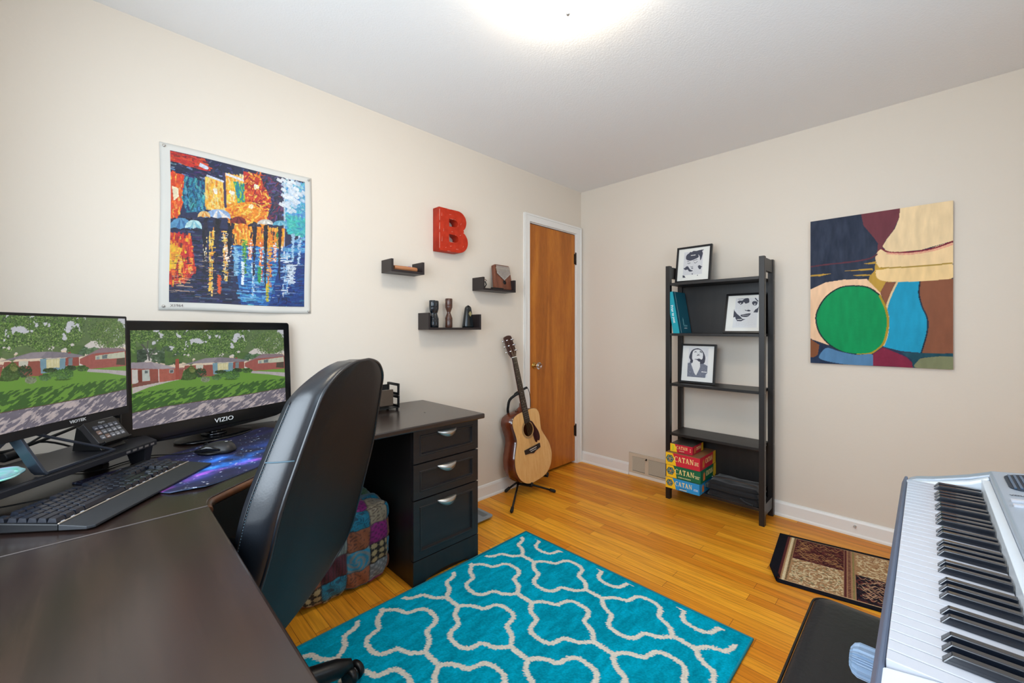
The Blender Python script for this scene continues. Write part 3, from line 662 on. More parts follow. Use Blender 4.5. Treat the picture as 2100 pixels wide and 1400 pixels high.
# sides: outer and inner skin
n = len(outl); inn = [(x*0.975,0.006+y*0.977) for x,y in outl]
mb = MB(); vs = [Mg@Vector((x,y,-GD+0.012*(1-y/0.51)*0)) for x,y in outl]+[Mg@Vector((x,y,-0.003)) for x,y in outl]+[Mg@Vector((x,y,-0.003)) for x,y in inn]+[Mg@Vector((x,y,-GD)) for x,y in inn]
for a_ in range(3): mb.add([vs[i] for i in range(a_*n,(a_+2)*n)], [(k,(k+1)%n,n+(k+1)%n,n+k) for k in range(n)], a_ != 1)
part('sides', mb, M_SIDE, g)
part('back', MB().prism(outl,-GD-0.003,-GD,Mg), M_SIDE, g)
hole = [(0.051*math.cos(2*PI*k/40),0.375+0.051*math.sin(2*PI*k/40)) for k in range(40)]
curve_shape('soundboard', [outl,hole], 0.003, Mg@Matrix.Translation((0,0,-0.003)), M_SPRUCE, g)
ring = lambda r_: [(r_*math.cos(2*PI*k/48),0.375+r_*math.sin(2*PI*k/48)) for k in range(48)]
M_ROS = mat('rosette_inlay', (120,98,72), rough=0.3); M_EBONY = mat('dark_rosewood_board', (40,30,28), rough=0.4); M_BIND = mat('binding', (36,24,20), rough=0.3)
curve_shape('rosette', [ring(0.0545),ring(0.0525)], 0.0004, Mg@Matrix.Translation((0,0,0.0001)), M_ROS, g)
curve_shape('rosette', [ring(0.063),ring(0.0575)], 0.0004, Mg@Matrix.Translation((0,0,0.0001)), M_ROS, g)
curve_shape('rosette', [ring(0.0685),ring(0.0665)], 0.0004, Mg@Matrix.Translation((0,0,0.0001)), M_ROS, g)
part('binding', MB().tube([Mg@Vector((x*1.001,y,-0.0015)) for x,y in outl]+[Mg@Vector((outl[0][0],outl[0][1],-0.0015))],0.0016,6,caps=False), M_BIND, g)
pk = [(0.006,0.436),(0.050,0.420),(0.072,0.385),(0.100,0.330),(0.104,0.285),(0.088,0.262),(0.074,0.270),(0.060,0.258),(0.046,0.268),(0.038,0.300),(0.036,0.322),(0.050,0.345),(0.056,0.375),(0.046,0.408),(0.026,0.424)]
pk = [(p.x,p.y) for p in spline([(a,b_,0) for a,b_ in pk],4,True)]
M_PICK = mat('tortoise_pickguard', (52,18,20), rough=0.2, coat=0.5)
curve_shape('pickguard', [pk], 0.0012, Mg@Matrix.Translation((0,0,0.0002)), M_PICK, g)
br = [(-0.083,0.214),(-0.030,0.206),(0,0.196),(0.030,0.206),(0.083,0.214),(0.085,0.246),(-0.085,0.246)]
part('bridge', MB().prism(br,0.0,0.008,Mg), M_EBONY, g, bevel=0.002)
part('saddle', MB().box((-0.038,0.231,0.008),(0.038,0.234,0.0115),Mg), M_WHITE, g)
for k in range(6):
    x = -0.027+k*0.0108
    part('bridge_pin', MB().lathe([(0.0026,0.0),(0.0026,0.004),(0.0,0.0055)], Mg@Matrix.Translation((x,0.219,0.008)), n=8), M_WHITE, g)
fb = [(-0.028,0.425),(0.028,0.425),(0.0215,LN),(-0.0215,LN)]
part('fingerboard', MB().prism(fb,0.0005,0.0075,Mg), M_EBONY, g)
SC_ = LN-0.2325; mb = MB()
for k in range(1,20):
    y = LN-SC_*(1-2**(-k/12)); hw = 0.0215+0.0065*(LN-y)/(LN-0.425)
    mb.box((-hw,y-0.0008,0.0075),(hw,y+0.0008,0.0086),Mg)
part('fret_wires', mb, M_CHROME, g)
mb = MB()
for k in (3,5,7,9,12,15):
    y = LN-SC_*(1-(2**(-k/12)+2**(-(k-1)/12))/2)
    mb.lathe([(0.0028,0.0075),(0.0028,0.0079),(0,0.0079)], Mg@Matrix.Translation((0,y,0)), n=10)
part('fret_dots', mb, M_WHITE, g)
rings = []
for k in range(9):
    y = 0.505+(LN-0.505)*k/8; hw = 0.0275-0.006*k/8; dp = 0.020-0.005*k/8
    rings.append([Mg@Vector((hw*math.cos(a),y,0.0005-dp*abs(math.sin(a)) if math.sin(a)<0 else 0.0005)) for a in [2*PI*j/20 for j in range(20)]])
mb = MB().loft(rings); mb.loft([[Mg@Vector((x_*s_,0.505+yy,z_)) for x_,z_ in ((-0.026,0),(0.026,0),(0.022,-dz),(-0.022,-dz))] for yy,dz,s_ in ((0.0,0.085,1),(0.02,0.07,1),(0.045,0.028,0.95),(0.07,0.02,0.9))], smooth=True)
part('neck', mb, M_SIDE, g)
part('nut', MB().box((-0.0215,LN,0.0005),(0.0215,LN+0.005,0.010),Mg), M_WHITE, g)
Mh = Mg@Matrix.Translation((0,LN+0.004,0.004))@Matrix.Rotation(math.radians(-9),4,'X')
hd = [(-0.022,0),(-0.036,0.03),(-0.038,0.06),(-0.036,0.150),(-0.030,0.158),(-0.010,0.163),(0.010,0.163),(0.030,0.158),(0.036,0.150),(0.038,0.06),(0.036,0.03),(0.022,0)]
M_HEAD = mat('dark_headstock', (62,34,28), rough=0.3, coat=0.3)
part('headstock', MB().prism(hd,-0.016,0.0,Mh), M_HEAD, g, bevel=0.001)
for sx_ in (-1,1):
    for k in range(3):
        y = 0.045+k*0.042
        mb = MB().lathe([(0.0055,0.0),(0.0055,0.002),(0.003,0.003),(0.003,0.014),(0,0.014)], Mh@Matrix.Translation((sx_*0.024,y,0)), n=12)
        mb.tube([Mh@Vector((sx_*0.030,y,-0.009)),Mh@Vector((sx_*0.046,y,-0.009))],0.0022,8)
        mb.loft([[Mh@Vector((sx_*(0.046+dx_),y+0.0085*r_*math.cos(a),-0.009+0.0045*r_*math.sin(a))) for a in [2*PI*j/12 for j in range(12)]] for dx_,r_ in ((0,0.6),(0.004,1),(0.012,1),(0.016,0.6))])
        part('tuning_peg', mb, M_CHROME, g)
M_STR = mat('bronze_string', (170,150,120), rough=0.3, metal=0.9)
for k in range(6):
    x0,x1_ = -0.027+k*0.0108, -0.018+k*0.0072
    sd = -1 if k < 3 else 1; kk = k if k < 3 else 5-k
    part('string', MB().tube([Mg@Vector((x0,0.221,0.009)),Mg@Vector((x0,0.2325,0.0120)),Mg@Vector((x1_,LN+0.002,0.0102)),Mh@Vector((sd*0.022,0.045+kk*0.042,0.006))],0.0006,5), M_STR, g)
part('strap_button', MB().lathe([(0.004,0),(0.004,0.005),(0.007,0.009),(0,0.010)], frame(Mg@Vector((0,0.0,-0.06)), gq, gn), n=10), M_CHROME, g)
# stand
s = thing('guitar_stand', 'black tubular tripod guitar stand with padded yoke holding the acoustic guitar', 'stand', (0.155,-0.95,0))
HUB = Vector((0.115,-0.935,0.095))
part('hub', MB().lathe([(0,-0.02),(0.013,-0.02),(0.016,-0.012),(0.016,0.020),(0.012,0.03),(0,0.03)], Matrix.Translation(HUB), n=16), M_BLACK, s)
for fx,fy in ((0.045,-1.003),(0.318,-1.213),(0.303,-0.748)):
    F_ = Vector((fx,fy,0.012)); dd = (F_-HUB).normalized()
    lg = part('leg', MB().tube([HUB-Vector((0,0,0.008)), F_-dd*0.012], 0.0072, 12), M_METALB, s)
    part('rubber_foot', MB().tube([F_-dd*0.040,F_-dd*0.006,F_+dd*0.004],[0.0105,0.0118,0.008],12), M_BLACKM, lg)
PT_ = Mg@Vector((0,0.57,-0.11)); top = Mg@Vector((-0.02,0.61,-0.05))
part('upright', MB().tube([HUB, HUB+(PT_-HUB)*0.5, PT_+Vector((-0.01,-0.04,-0.06))], 0.0085, 12), M_METALB, s)
yk = [PT_+Vector((-0.01,-0.04,-0.06)), Mg@Vector((-0.088,0.56,-0.075)), Mg@Vector((-0.086,0.615,-0.045)), Mg@Vector((-0.060,0.642,-0.012)), Mg@Vector((-0.03,0.650,0.002))]
part('neck_yoke', MB().tube(spline(yk,6), 0.0098, 12), M_BLACKM, s)
yk2 = [Mg@Vector((-0.03,0.648,-0.030)), Mg@Vector((0.0,0.652,-0.034)), Mg@Vector((0.030,0.660,-0.022)), Mg@Vector((0.065,0.672,0.010))]
part('neck_yoke', MB().tube(spline([yk[-2]]+yk2,6), 0.0085, 12), M_BLACKM, s)
part('retaining_strap', MB().tube(spline([Mg@Vector((0.065,0.672,0.010)),Mg@Vector((0.072,0.63,0.014)),Mg@Vector((0.066,0.56,0.012)),Mg@Vector((0.060,0.525,0.008))],6), 0.0022, 8), M_BLACKM, s)
for sd in (-1,1):
    bx_ = Mg@Vector((sd*0.085,0.008 if abs(sd) else 0,-0.125)); base = Mg@Vector((sd*0.085,-0.014+0.022,-0.13))
    a0 = HUB+Vector((0,0,0.01)); a1 = Mg@Vector((sd*0.090,-0.004,-0.135)); a2 = Mg@Vector((sd*0.090,-0.0045,0.012)); a3 = a2+Vector((0.004,0,0.018))
    a1 = a1-ga*0.006; a2 = a2-ga*0.006
    part('cradle_arm', MB().tube([a0,a1,a2,a3],[0.0075,0.0085,0.009,0.009],12), M_BLACKM, s)
# ================================================================== far wall: ladder bookcase and its contents
bs = thing('bookcase', 'tall black open-sided bookcase with five shelves against the far wall', 'bookcase', (1.222,-0.14,0))
SX0,SX1,SYF,SYB,SH = 0.915,1.532,-0.262,-0.024,1.645
up = 0.030; dp_ = 0.036
def upright(x0,x1,y0,y1): return MB().box((x0,y0,0),(x1,y1,SH))
for sx0,sx1 in ((SX0,SX0+up),(SX1-up,SX1)):
    part('front_upright', MB().box((sx0,SYF,0),(sx1,SYF+dp_,SH)), M_BLACKWOOD, bs, bevel=0.0015)
    part('rear_upright', MB().box((sx0,SYB-dp_,0),(sx1,SYB,SH)), M_BLACKWOOD, bs, bevel=0.0015)
    part('top_rail', MB().box((sx0+0.004,SYF+dp_,SH-0.085),(sx1-0.004,SYB-dp_,SH-0.006)), M_BLACKWOOD, bs, bevel=0.001)
    part('bottom_rail', MB().box((sx0+0.004,SYF+dp_,0.055),(sx1-0.004,SYB-dp_,0.125)), M_BLACKWOOD, bs, bevel=0.001)
M_SCREW = mat('screw_head', (150,148,142), rough=0.4, metal=0.6)
shelf_z = [1.524,1.170,0.818,0.470,0.104]
for z in shelf_z:
    part('shelf', MB().box((SX0+up,SYF+0.004,z-0.018),(SX1-up,SYB-0.004,z)), M_BLACKWOOD, bs, bevel=0.0015)
    for y in (SYF+0.018,SYB-0.018):
        part('screw', MB().lathe([(0.0,0.0012),(0.0035,0.0008),(0.004,0.0)], frame((SX1,y,z-0.010),(0,1,0),(0,0,1)), n=10), M_SCREW, bs)
part('back_panel', MB().box((SX0+up,SYB-0.012,shelf_z[1]),(SX1-up,SYB-0.005,shelf_z[0]-0.018)), M_BLACKWOOD, bs)
part('back_panel', MB().box((SX0+up,SYB-0.012,shelf_z[4]),(SX1-up,SYB-0.005,shelf_z[3]-0.018)), M_BLACKWOOD, bs)
# framed prints
M_PRINT = mat_attr('printed_paper', rough=0.6, spec=0.2)
M_FRAME = mat('satin_black_frame', (22,22,25), rough=0.3)
INK = (70,72,84)
def page(A, u0=0.2, v0=0.1, u1=0.8, v1=0.9, pale=(214,214,216)):
    A.box(u0,v0,u1,v1,pale); R = random.Random(4)
    v = v0+0.02
    while v < v1-0.02:
        u = u0+0.02
        while u < u1-0.03:
            l = R.uniform(0.02,0.06); A.box(u,v,min(u+l,u1-0.02),v+0.009,(188,188,194),0.8); u += l+0.012
        v += 0.022
def print_hat():
    A = Art(200,226,(226,225,219)); q = homog([(185,290),(1080,235),(1110,1140),(195,1175)]); P = lambda *p: [q(x,y) for x,y in p]
    page(A,0.17,0.10,0.80,0.83,(216,215,214))
    A.spl(P((405,540),(420,450),(500,390),(520,365),(560,375),(610,345),(700,350),(760,335),(905,322),(860,365),(885,420),(870,520),(845,600),(825,600),(805,510),(760,450),(770,520),(700,560),(560,605),(460,590)),INK)
    A.poly(P((540,460),(678,448),(678,468),(540,476)),(226,225,219))
    for c in (((450,622),(480,628),(510,642)),((625,618),(680,600),(740,580)),((465,670),(500,690),(548,668)),((652,662),(700,680),(745,640)),((560,775),(600,782),(630,768))): A.spls(P(*c),0.016,INK)
    A.poly(P((575,815),(610,805),(650,812),(640,830),(600,832)),INK)
    A.spl(P((358,818),(400,800),(440,762),(490,765),(530,820),(580,865),(632,880),(620,905),(560,912),(520,895),(480,850),(420,862)),INK)
    A.spl(P((775,785),(805,745),(860,765),(912,795),(880,800),(865,850),(820,850)),INK)
    A.poly(P((350,1008),(400,1015),(445,1072),(355,1078)),INK); A.ell(*q(632,978),0.016,0.02,INK); A.ell(*q(785,1022),0.014,0.016,INK)
    return A.a
def print_eyes():
    A = Art(200,232,(227,226,221)); q = homog([(215,215),(1075,165),(1070,1225),(110,1230)]); P = lambda *p: [q(x,y) for x,y in p]
    A.poly(P((400,270),(985,245),(960,1110),(310,1110)),(214,215,217)); R = random.Random(5)
    for y in range(280,1060,26):
        x = 400
        while x < 940:
            l = R.uniform(16,60); A.stroke(P((x,y),(min(x+l,940),y)),0.008,(190,191,198),0.8); x += l+14
    A.spl(P((440,375),(480,335),(560,330),(600,290),(640,270),(715,270),(735,370),(690,400),(640,410),(600,370),(575,410),(520,440),(480,410)),INK)
    A.ell(*q(515,405),0.018,0.016,(220,220,222)); A.spls(P((600,280),(520,290),(460,300)),0.012,INK)
    A.spl(P((805,400),(830,350),(900,345),(945,380),(920,450),(850,455)),INK); A.ell(*q(878,425),0.02,0.016,(222,222,224)); A.spls(P((878,262),(920,310),(950,345)),0.03,INK)
    A.spl(P((632,580),(680,600),(720,580),(778,605),(740,632),(690,622),(640,605)),INK)
    A.spl(P((525,735),(600,715),(700,690),(785,688),(755,745),(700,785),(600,790),(540,775)),INK); A.stroke(P((570,750),(730,735)),0.01,(200,200,204))
    A.poly(P((355,560),(365,610),(430,700),(520,780),(580,850),(660,850),(600,880),(545,920),(440,915),(390,830),(390,790),(335,810)),INK); A.poly(P((440,858),(560,852),(560,872),(440,876)),(226,226,222))
    A.poly(P((985,480),(965,660),(850,655),(900,570),(950,540)),INK)
    return A.a
def print_singer():
    A = Art(200,232,(227,227,224)); q = homog([(160,185),(1095,190),(1115,1240),(145,1205)]); P = lambda *p: [q(x,y) for x,y in p]
    A.poly(P((340,240),(930,240),(935,1090),(315,1085)),(215,216,219)); R = random.Random(6)
    for y in range(290,480,26): A.stroke(P((770,y),(900,y)),0.008,(180,182,190),0.8)
    A.spl(P((360,520),(385,400),(440,310),(520,268),(620,255),(720,300),(790,380),(840,500),(840,600),(820,670),(700,760),(690,600),(770,480),(740,360),(600,290),(500,310),(455,380),(455,560),(480,600),(460,680),(390,660),(400,600)),INK)
    A.spl(P((455,380),(500,310),(600,285),(700,310),(745,370),(770,480),(740,570),(600,560),(490,570),(450,540)),(222,223,225))
    A.spl(P((515,565),(600,560),(660,545),(720,575),(700,600),(665,640),(600,590)),INK)
    for c in (((515,368),(540,350),(565,362)),((665,350),(700,360),(725,378))): A.spls(P(*c),0.022,INK)
    A.spls(P((670,320),(700,335),(720,350)),0.018,INK); A.spl(P((580,465),(610,435),(640,428),(685,450),(640,455)),INK); A.ell(*q(612,395),0.008,0.01,INK); A.ell(*q(655,395),0.008,0.01,INK)
    A.poly(P((325,685),(440,660),(430,720),(540,980),(600,1040),(690,840),(700,700),(800,690),(925,750),(930,960),(890,1000),(880,1100),(325,1085)),(112,116,130))
    for _ in range(260):
        x,y = R.uniform(330,920),R.uniform(700,1080)
        if 440+(y-700)*0.45 < x < 700-(y-800)*0.5: continue
        if y < 1080 and x < 880: A.ell(*q(x,y),0.006,0.006,(150,154,166),0.8)
    A.poly(P((490,590),(690,640),(705,780),(600,1035),(540,960),(440,700),(490,650)),(222,222,221))
    A.poly(P((752,915),(912,925),(912,945),(752,938)),(230,230,230))
    return A.a
def picture_frame(label, x0, x1, yb, z, hgt, lean, fn, rot=0.0):
    wd = x1-x0; t = thing('picture_frame', label, 'picture frame', ((x0+x1)/2,yb,z), 0, 'three black framed prints on the bookcase')
    th = 0.020; up_ = Vector((0,math.sin(lean),math.cos(lean))); rt = Vector((math.cos(rot),math.sin(rot),0))
    M = frame((x0,yb,z+0.0005), rt, up_); bw = 0.0135
    o = [(0,0),(wd,0),(wd,hgt),(0,hgt)]; i_ = [(bw,bw),(wd-bw,bw),(wd-bw,hgt-bw),(bw,hgt-bw)]
    # mitred frame
    mb = MB(); vs = [M@Vector((x,y,0)) for x,y in o]+[M@Vector((x,y,0)) for x,y in i_]+[M@Vector((x,y,-th)) for x,y in o]+[M@Vector((x,y,-0.007)) for x,y in i_]
    fs = [(k,(k+1)%4,4+(k+1)%4,4+k) for k in range(4)]+[(8+k,8+(k+1)%4,(k+1)%4,k) for k in range(4)]+[(4+k,4+(k+1)%4,12+(k+1)%4,12+k) for k in range(4)]+[(8,9,10,11)]+[(12,13,14,15)]
    part('frame', mb.add(vs,fs), M_FRAME, t, bevel=0.0012)
    ox,oy = bw,hgt-bw
    p0 = M@Vector((bw,hgt-bw,-0.0062)); p1 = M@Vector((wd-bw,hgt-bw,-0.0062)); p2 = M@Vector((bw,bw,-0.0062))
    sheet('print', fn(), planar(p0, p1-p0, p2-p0), M_PRINT, t)
    # easel strut behind
    part('easel_back', MB().box((wd*0.42,hgt*0.1,-th-0.003),(wd*0.58,hgt*0.72,-th),M), M_BLACKM, t)
    return t
picture_frame('black framed print of a woman in a hat with closed eyes on the top shelf', 0.945,1.187,-0.180,shelf_z[0]+0.004,0.262,0.17,print_hat)
picture_frame('black framed close-up print of large eyes and lips on the second shelf', 1.268,1.500,-0.185,shelf_z[1]+0.004,0.278,0.34,print_eyes, 0.04)
picture_frame('black framed print of a woman looking upward on the third shelf', 0.975,1.216,-0.180,shelf_z[2]+0.004,0.275,0.15,print_singer)
# teal binder-like book leaning left
M_TEAL = mat('teal_cloth_spine', (10,150,166), rough=0.5); M_TEALC = mat('dark_teal_cover', (4,92,112), rough=0.45, bump=(300,0.2,0.001))
bk = thing('teal_book', 'thick teal hardback book leaning left on the second shelf', 'book', (0.985,-0.16,shelf_z[1]))
lean = math.radians(9.5)
Mb = Matrix.Translation((1.012,-0.252,shelf_z[1]+0.0005)) @ Matrix.Rotation(-lean,4,'Y')
# local: x across thickness (-t..0), y depth, z up
bt,bd,bh = 0.044,0.205,0.298
part('spine', MB().box((-bt,-0.004,0),(0,0.0,bh),Mb), M_TEAL, bk, bevel=0.001)
part('cover', MB().box((-0.003,0.0,0),(0,bd,bh),Mb), M_TEALC, bk, label='dark teal cover board')
part('cover', MB().box((-bt,0.0,0),(-bt+0.003,bd,bh),Mb), M_TEALC, bk, label='dark teal cover board')
part('pages', MB().box((-bt+0.003,0.0,0.003),(-0.003,bd-0.006,bh-0.003),Mb), M_WHITE, bk)
part('cover_band', MB().box((0,0.030,0.001),(0.0005,0.034,bh-0.001),Mb), mat('grey_band',(150,165,168),rough=0.5), bk)
Msp = Mb@frame((-bt*0.5,-0.0042,bh*0.47),(0,0,-1),(1,0,0))
text('spine_lettering', 'Prior to post', 0.024, Msp, M_WHITEINK, bk, depth=0.0003, bold=0.0003)
Mco = Mb@frame((0.0006,0.105,0.062),(0,1,0),(0,0,1))
text('cover_lettering', 'TheSpot', 0.020, Mco@Matrix.Translation((0.012,-0.008,0)), mat('pale_teal_ink',(120,180,190),rough=0.5), bk, depth=0.0002, bold=0.0003)
text('cover_lettering', 'PORTFOLIO', 0.009, Mco@Matrix.Translation((0.012,-0.027,0)), M_WHITEINK, bk, depth=0.0002)
tw = [(-0.018,0),(-0.006,0),(-0.006,0.035),(-0.012,0.052),(-0.018,0.035)]
part('tower_emblem', MB().prism(tw,0,0.0004,Mco), bpy.data.materials['pale_teal_ink'], bk)
# board game boxes
def serif_word(name, word, size, M, material, parent, gap=0.08):
    """chunky old-style serif capitals drawn as polygons (A C N T)"""
    mb = MB(); x = 0.0; G = []
    def bar(x0,y0,x1,y1,w0,w1=None):
        w1 = w1 or w0; return [(x0-w0/2,y0),(x0+w0/2,y0),(x1+w1/2,y1),(x1-w1/2,y1)]
    sf = lambda cx,y,w: [(cx-w/2,y),(cx+w/2,y),(cx+w/2,y+0.07),(cx-w/2,y+0.07)]
    for ch_ in word:
        if ch_ == 'A': g = [bar(0.12,0,0.36,1.0,0.09,0.12),bar(0.66,0,0.38,1.0,0.21,0.16),[(0.2,0.30),(0.6,0.30),(0.57,0.39),(0.23,0.39)],sf(0.12,0,0.26),sf(0.67,0,0.34)]; adv = 0.86
        elif ch_ == 'T': g = [bar(0.36,0,0.36,1.0,0.19),[(0.0,0.88),(0.72,0.88),(0.72,1.0),(0.0,1.0)],[(0.0,0.72),(0.06,0.72),(0.10,0.9),(0.0,0.9)],[(0.66,0.72),(0.72,0.72),(0.72,0.9),(0.62,0.9)],sf(0.36,0,0.36)]; adv = 0.74
        elif ch_ == 'N': g = [bar(0.13,0,0.13,1.0,0.10),bar(0.70,0,0.70,1.0,0.10),[(0.06,1.0),(0.24,1.0),(0.75,0.0),(0.60,0.0)],sf(0.13,0,0.26),sf(0.08,0.93,0.20),sf(0.70,0.93,0.26)]; adv = 0.86
        else:
            g = []; n = 16
            for k in range(n):
                a0,a1 = math.radians(48+264*k/n),math.radians(48+264*(k+1)/n)
                def pt(a,o):
                    th = 0.07+0.13*max(0,-math.cos(a))**1.2; rx,ry = (0.44,0.53) if o else (0.44-th,0.53-0.07-th*0.25); return (0.45+rx*math.cos(a),0.5+ry*math.sin(a))
                g.append([pt(a0,1),pt(a1,1),pt(a1,0),pt(a0,0)])
            g += [[(0.68,0.66),(0.75,0.66),(0.76,0.98),(0.70,0.90)]]; adv = 0.80
        G += [[(p[0]+x,p[1]) for p in poly] for poly in g]; x += adv+gap
    for i,poly in enumerate(G):
        z1 = 0.0003+0.00001*(i%5)
        mb.prism([((p[0]-x/2)*size*0.86,(p[1]-0.5)*size) for p in poly],0,z1,M)
    me = bpy.data.meshes.new(name); me.from_pydata(mb.v,[],mb.f); me.update()
    bm = bmesh.new(); bm.from_mesh(me); bmesh.ops.recalc_face_normals(bm,faces=bm.faces); bm.to_mesh(me); bm.free()
    return link_mesh(name, me, material, parent, True)
def game_box(label, x0, x1, yf, yb, z0, z1, main, topc, rot=0.0, big=True, lines=(), small=()):
    hgt = z1-z0; cx,cy = (x0+x1)/2,(yf+yb)/2
    t = thing('board_game_box', label, 'game box', (cx,cy,z0), rot, 'stacked board game boxes on the bottom shelf')
    w_,d_ = x1-x0, yb-yf
    M_ = mat('box_'+main[0], main[1], rough=0.35); MT = mat('box_top_'+main[0], topc, rough=0.4, var=(16,tuple(int(c*0.55+50) for c in topc),(1,1,1)))
    if 'box_yellow' not in MATS: MATS['box_yellow'] = mat('box_yellow',(246,196,40),rough=0.35)
    Y_ = MATS['box_yellow']
    part('box_body', MB().box((-w_/2,-d_/2,0.0003),(w_/2,d_/2,hgt-0.001)), M_, t, world=False, bevel=0.001)
    part('lid_top', MB().box((-w_/2+0.001,-d_/2+0.001,hgt-0.0012),(w_/2-0.001,d_/2-0.001,hgt-0.0002)), MT, t, world=False)
    W_ = MW[t.name]; Mf = W_@frame((-w_/2,-d_/2-0.0002,0),(1,0,0),(0,0,1)); Ms = W_@frame((w_/2+0.0002,-d_/2,0),(0,1,0),(0,0,1))
    yw = w_*0.30
    part('yellow_panel', MB().prism([(0.0005,0.001),(yw*1.05,0.001),(yw*0.93,hgt*0.55),(yw*0.70,hgt-0.001),(0.0005,hgt-0.001)],0,0.0003,Mf), Y_, t, label='yellow end panel')
    part('yellow_panel', MB().prism([(d_*0.80,0.001),(d_-0.0005,0.001),(d_-0.0005,hgt-0.001),(d_*0.84,hgt-0.001)],0,0.0003,Ms), Y_, t, label='yellow end panel')
    cream = MATS.setdefault('cream_ink', mat('cream_ink',(250,224,150),rough=0.4)); grey = MATS.setdefault('hex_grey', mat('hex_grey',(120,140,130),rough=0.5)); dk = MATS.setdefault('hex_dark', mat('hex_dark',(40,58,62),rough=0.5)); orr = MATS.setdefault('hex_orange', mat('hex_orange',(206,120,60),rough=0.5))
    if big:
        hx = lambda r_: [(yw*0.43+r_*math.cos(math.radians(60*k)),hgt*0.52+r_*math.sin(math.radians(60*k))) for k in range(6)]
        r_ = hgt*0.33
        part('hex_emblem', MB().prism(hx(r_),0.0003,0.0005,Mf), dk, t); part('hex_emblem', MB().prism(hx(r_*0.86),0.0005,0.0007,Mf), grey, t); 
        for a_ in range(6):
            cxx,cyy = yw*0.43+r_*0.5*math.cos(math.radians(60*a_+30)), hgt*0.52+r_*0.5*math.sin(math.radians(60*a_+30))
            part('hex_tile', MB().prism([(cxx+r_*0.2*math.cos(math.radians(60*k)),cyy+r_*0.2*math.sin(math.radians(60*k))) for k in range(6)],0.0007,0.0008,Mf), (dk if a_%2 else MATS.setdefault('hex_green', mat('hex_green',(90,120,80),rough=0.5))), t)
        part('hex_tile', MB().prism([(yw*0.43+r_*0.24*math.cos(math.radians(60*k)),hgt*0.52+r_*0.24*math.sin(math.radians(60*k))) for k in range(6)],0.0007,0.0009,Mf), orr, t)
        serif_word('title_lettering','CATAN',hgt*0.40,Mf@Matrix.Translation((w_*0.548,hgt*0.58,0.0003)),cream,t)
    else:
        part('green_patch', MB().prism([(yw*0.28,hgt*0.15),(yw*0.6,hgt*0.15),(yw*0.6,hgt*0.85),(yw*0.28,hgt*0.85)],0.0003,0.0005,Mf), MATS.setdefault('lime_patch', mat('lime_patch',(206,206,40),rough=0.5)), t)
        serif_word('title_lettering','CATAN',hgt*0.36,Mf@Matrix.Translation((w_*0.54,hgt*0.62,0.0003)),cream,t)
    serif_word('side_lettering','CATAN',hgt*0.38,Ms@Matrix.Translation((d_*0.56,hgt*0.58,0.0003)),cream,t)
    part('side_picture', MB().prism([(d_*0.16,hgt*0.15),(d_*0.28,hgt*0.15),(d_*0.28,hgt*0.6),(d_*0.22,hgt*0.8),(d_*0.16,hgt*0.6)],0,0.0003,Ms), orr, t)
    for s_,u_,v_,sz,cc in lines: text('small_lettering',s_,sz,Mf@Matrix.Translation((w_*u_,hgt*v_,0.0003)),cc or cream,t,depth=0.0002,bold=0.0002)
    return t
CRM = mat('cream_small_ink',(240,228,170),rough=0.4); NAV = mat('navy_ink',(24,50,96),rough=0.4)
zz = shelf_z[4]+0.001
game_box('blue and yellow game box, bottom of the stack of four', 0.946,1.174,-0.328,-0.040, zz, zz+0.0745,('blue',(44,150,214)),(60,90,110),0.0,True,
         (('EXPANSION',0.52,0.22,0.0085,NAV),('SEAFARERS',0.53,0.12,0.010,CRM),('FOR 3-4\nPLAYERS',0.90,0.40,0.0075,M_WHITEINK)))
game_box('dark green and yellow game box, second from the bottom of the stack', 0.949,1.179,-0.326,-0.040, zz+0.0755, zz+0.0755+0.0845,('green',(20,104,72)),(46,80,60),0.01,True,
         (('CITIES & KNIGHTS',0.54,0.15,0.0105,CRM),('EXPANSION\nFOR 3-4\nPLAYERS',0.905,0.45,0.0065,CRM)))
game_box('large red and yellow game box, third in the stack', 0.948,1.178,-0.330,-0.045, zz+0.161, zz+0.161+0.085,('red',(206,44,62)),(150,100,60),0.0,True,
         (('TRADE\nBUILD\nSETTLE',0.905,0.50,0.0085,CRM),))
game_box('smallest red game box on top of the stack', 0.966,1.118,-0.300,-0.110, zz+0.247, zz+0.247+0.056,('crimson',(196,34,58)),(60,54,44),0.0,False,
         (('5-6 PLAYER',0.52,0.22,0.007,CRM),('5\n6',0.91,0.5,0.013,CRM)))
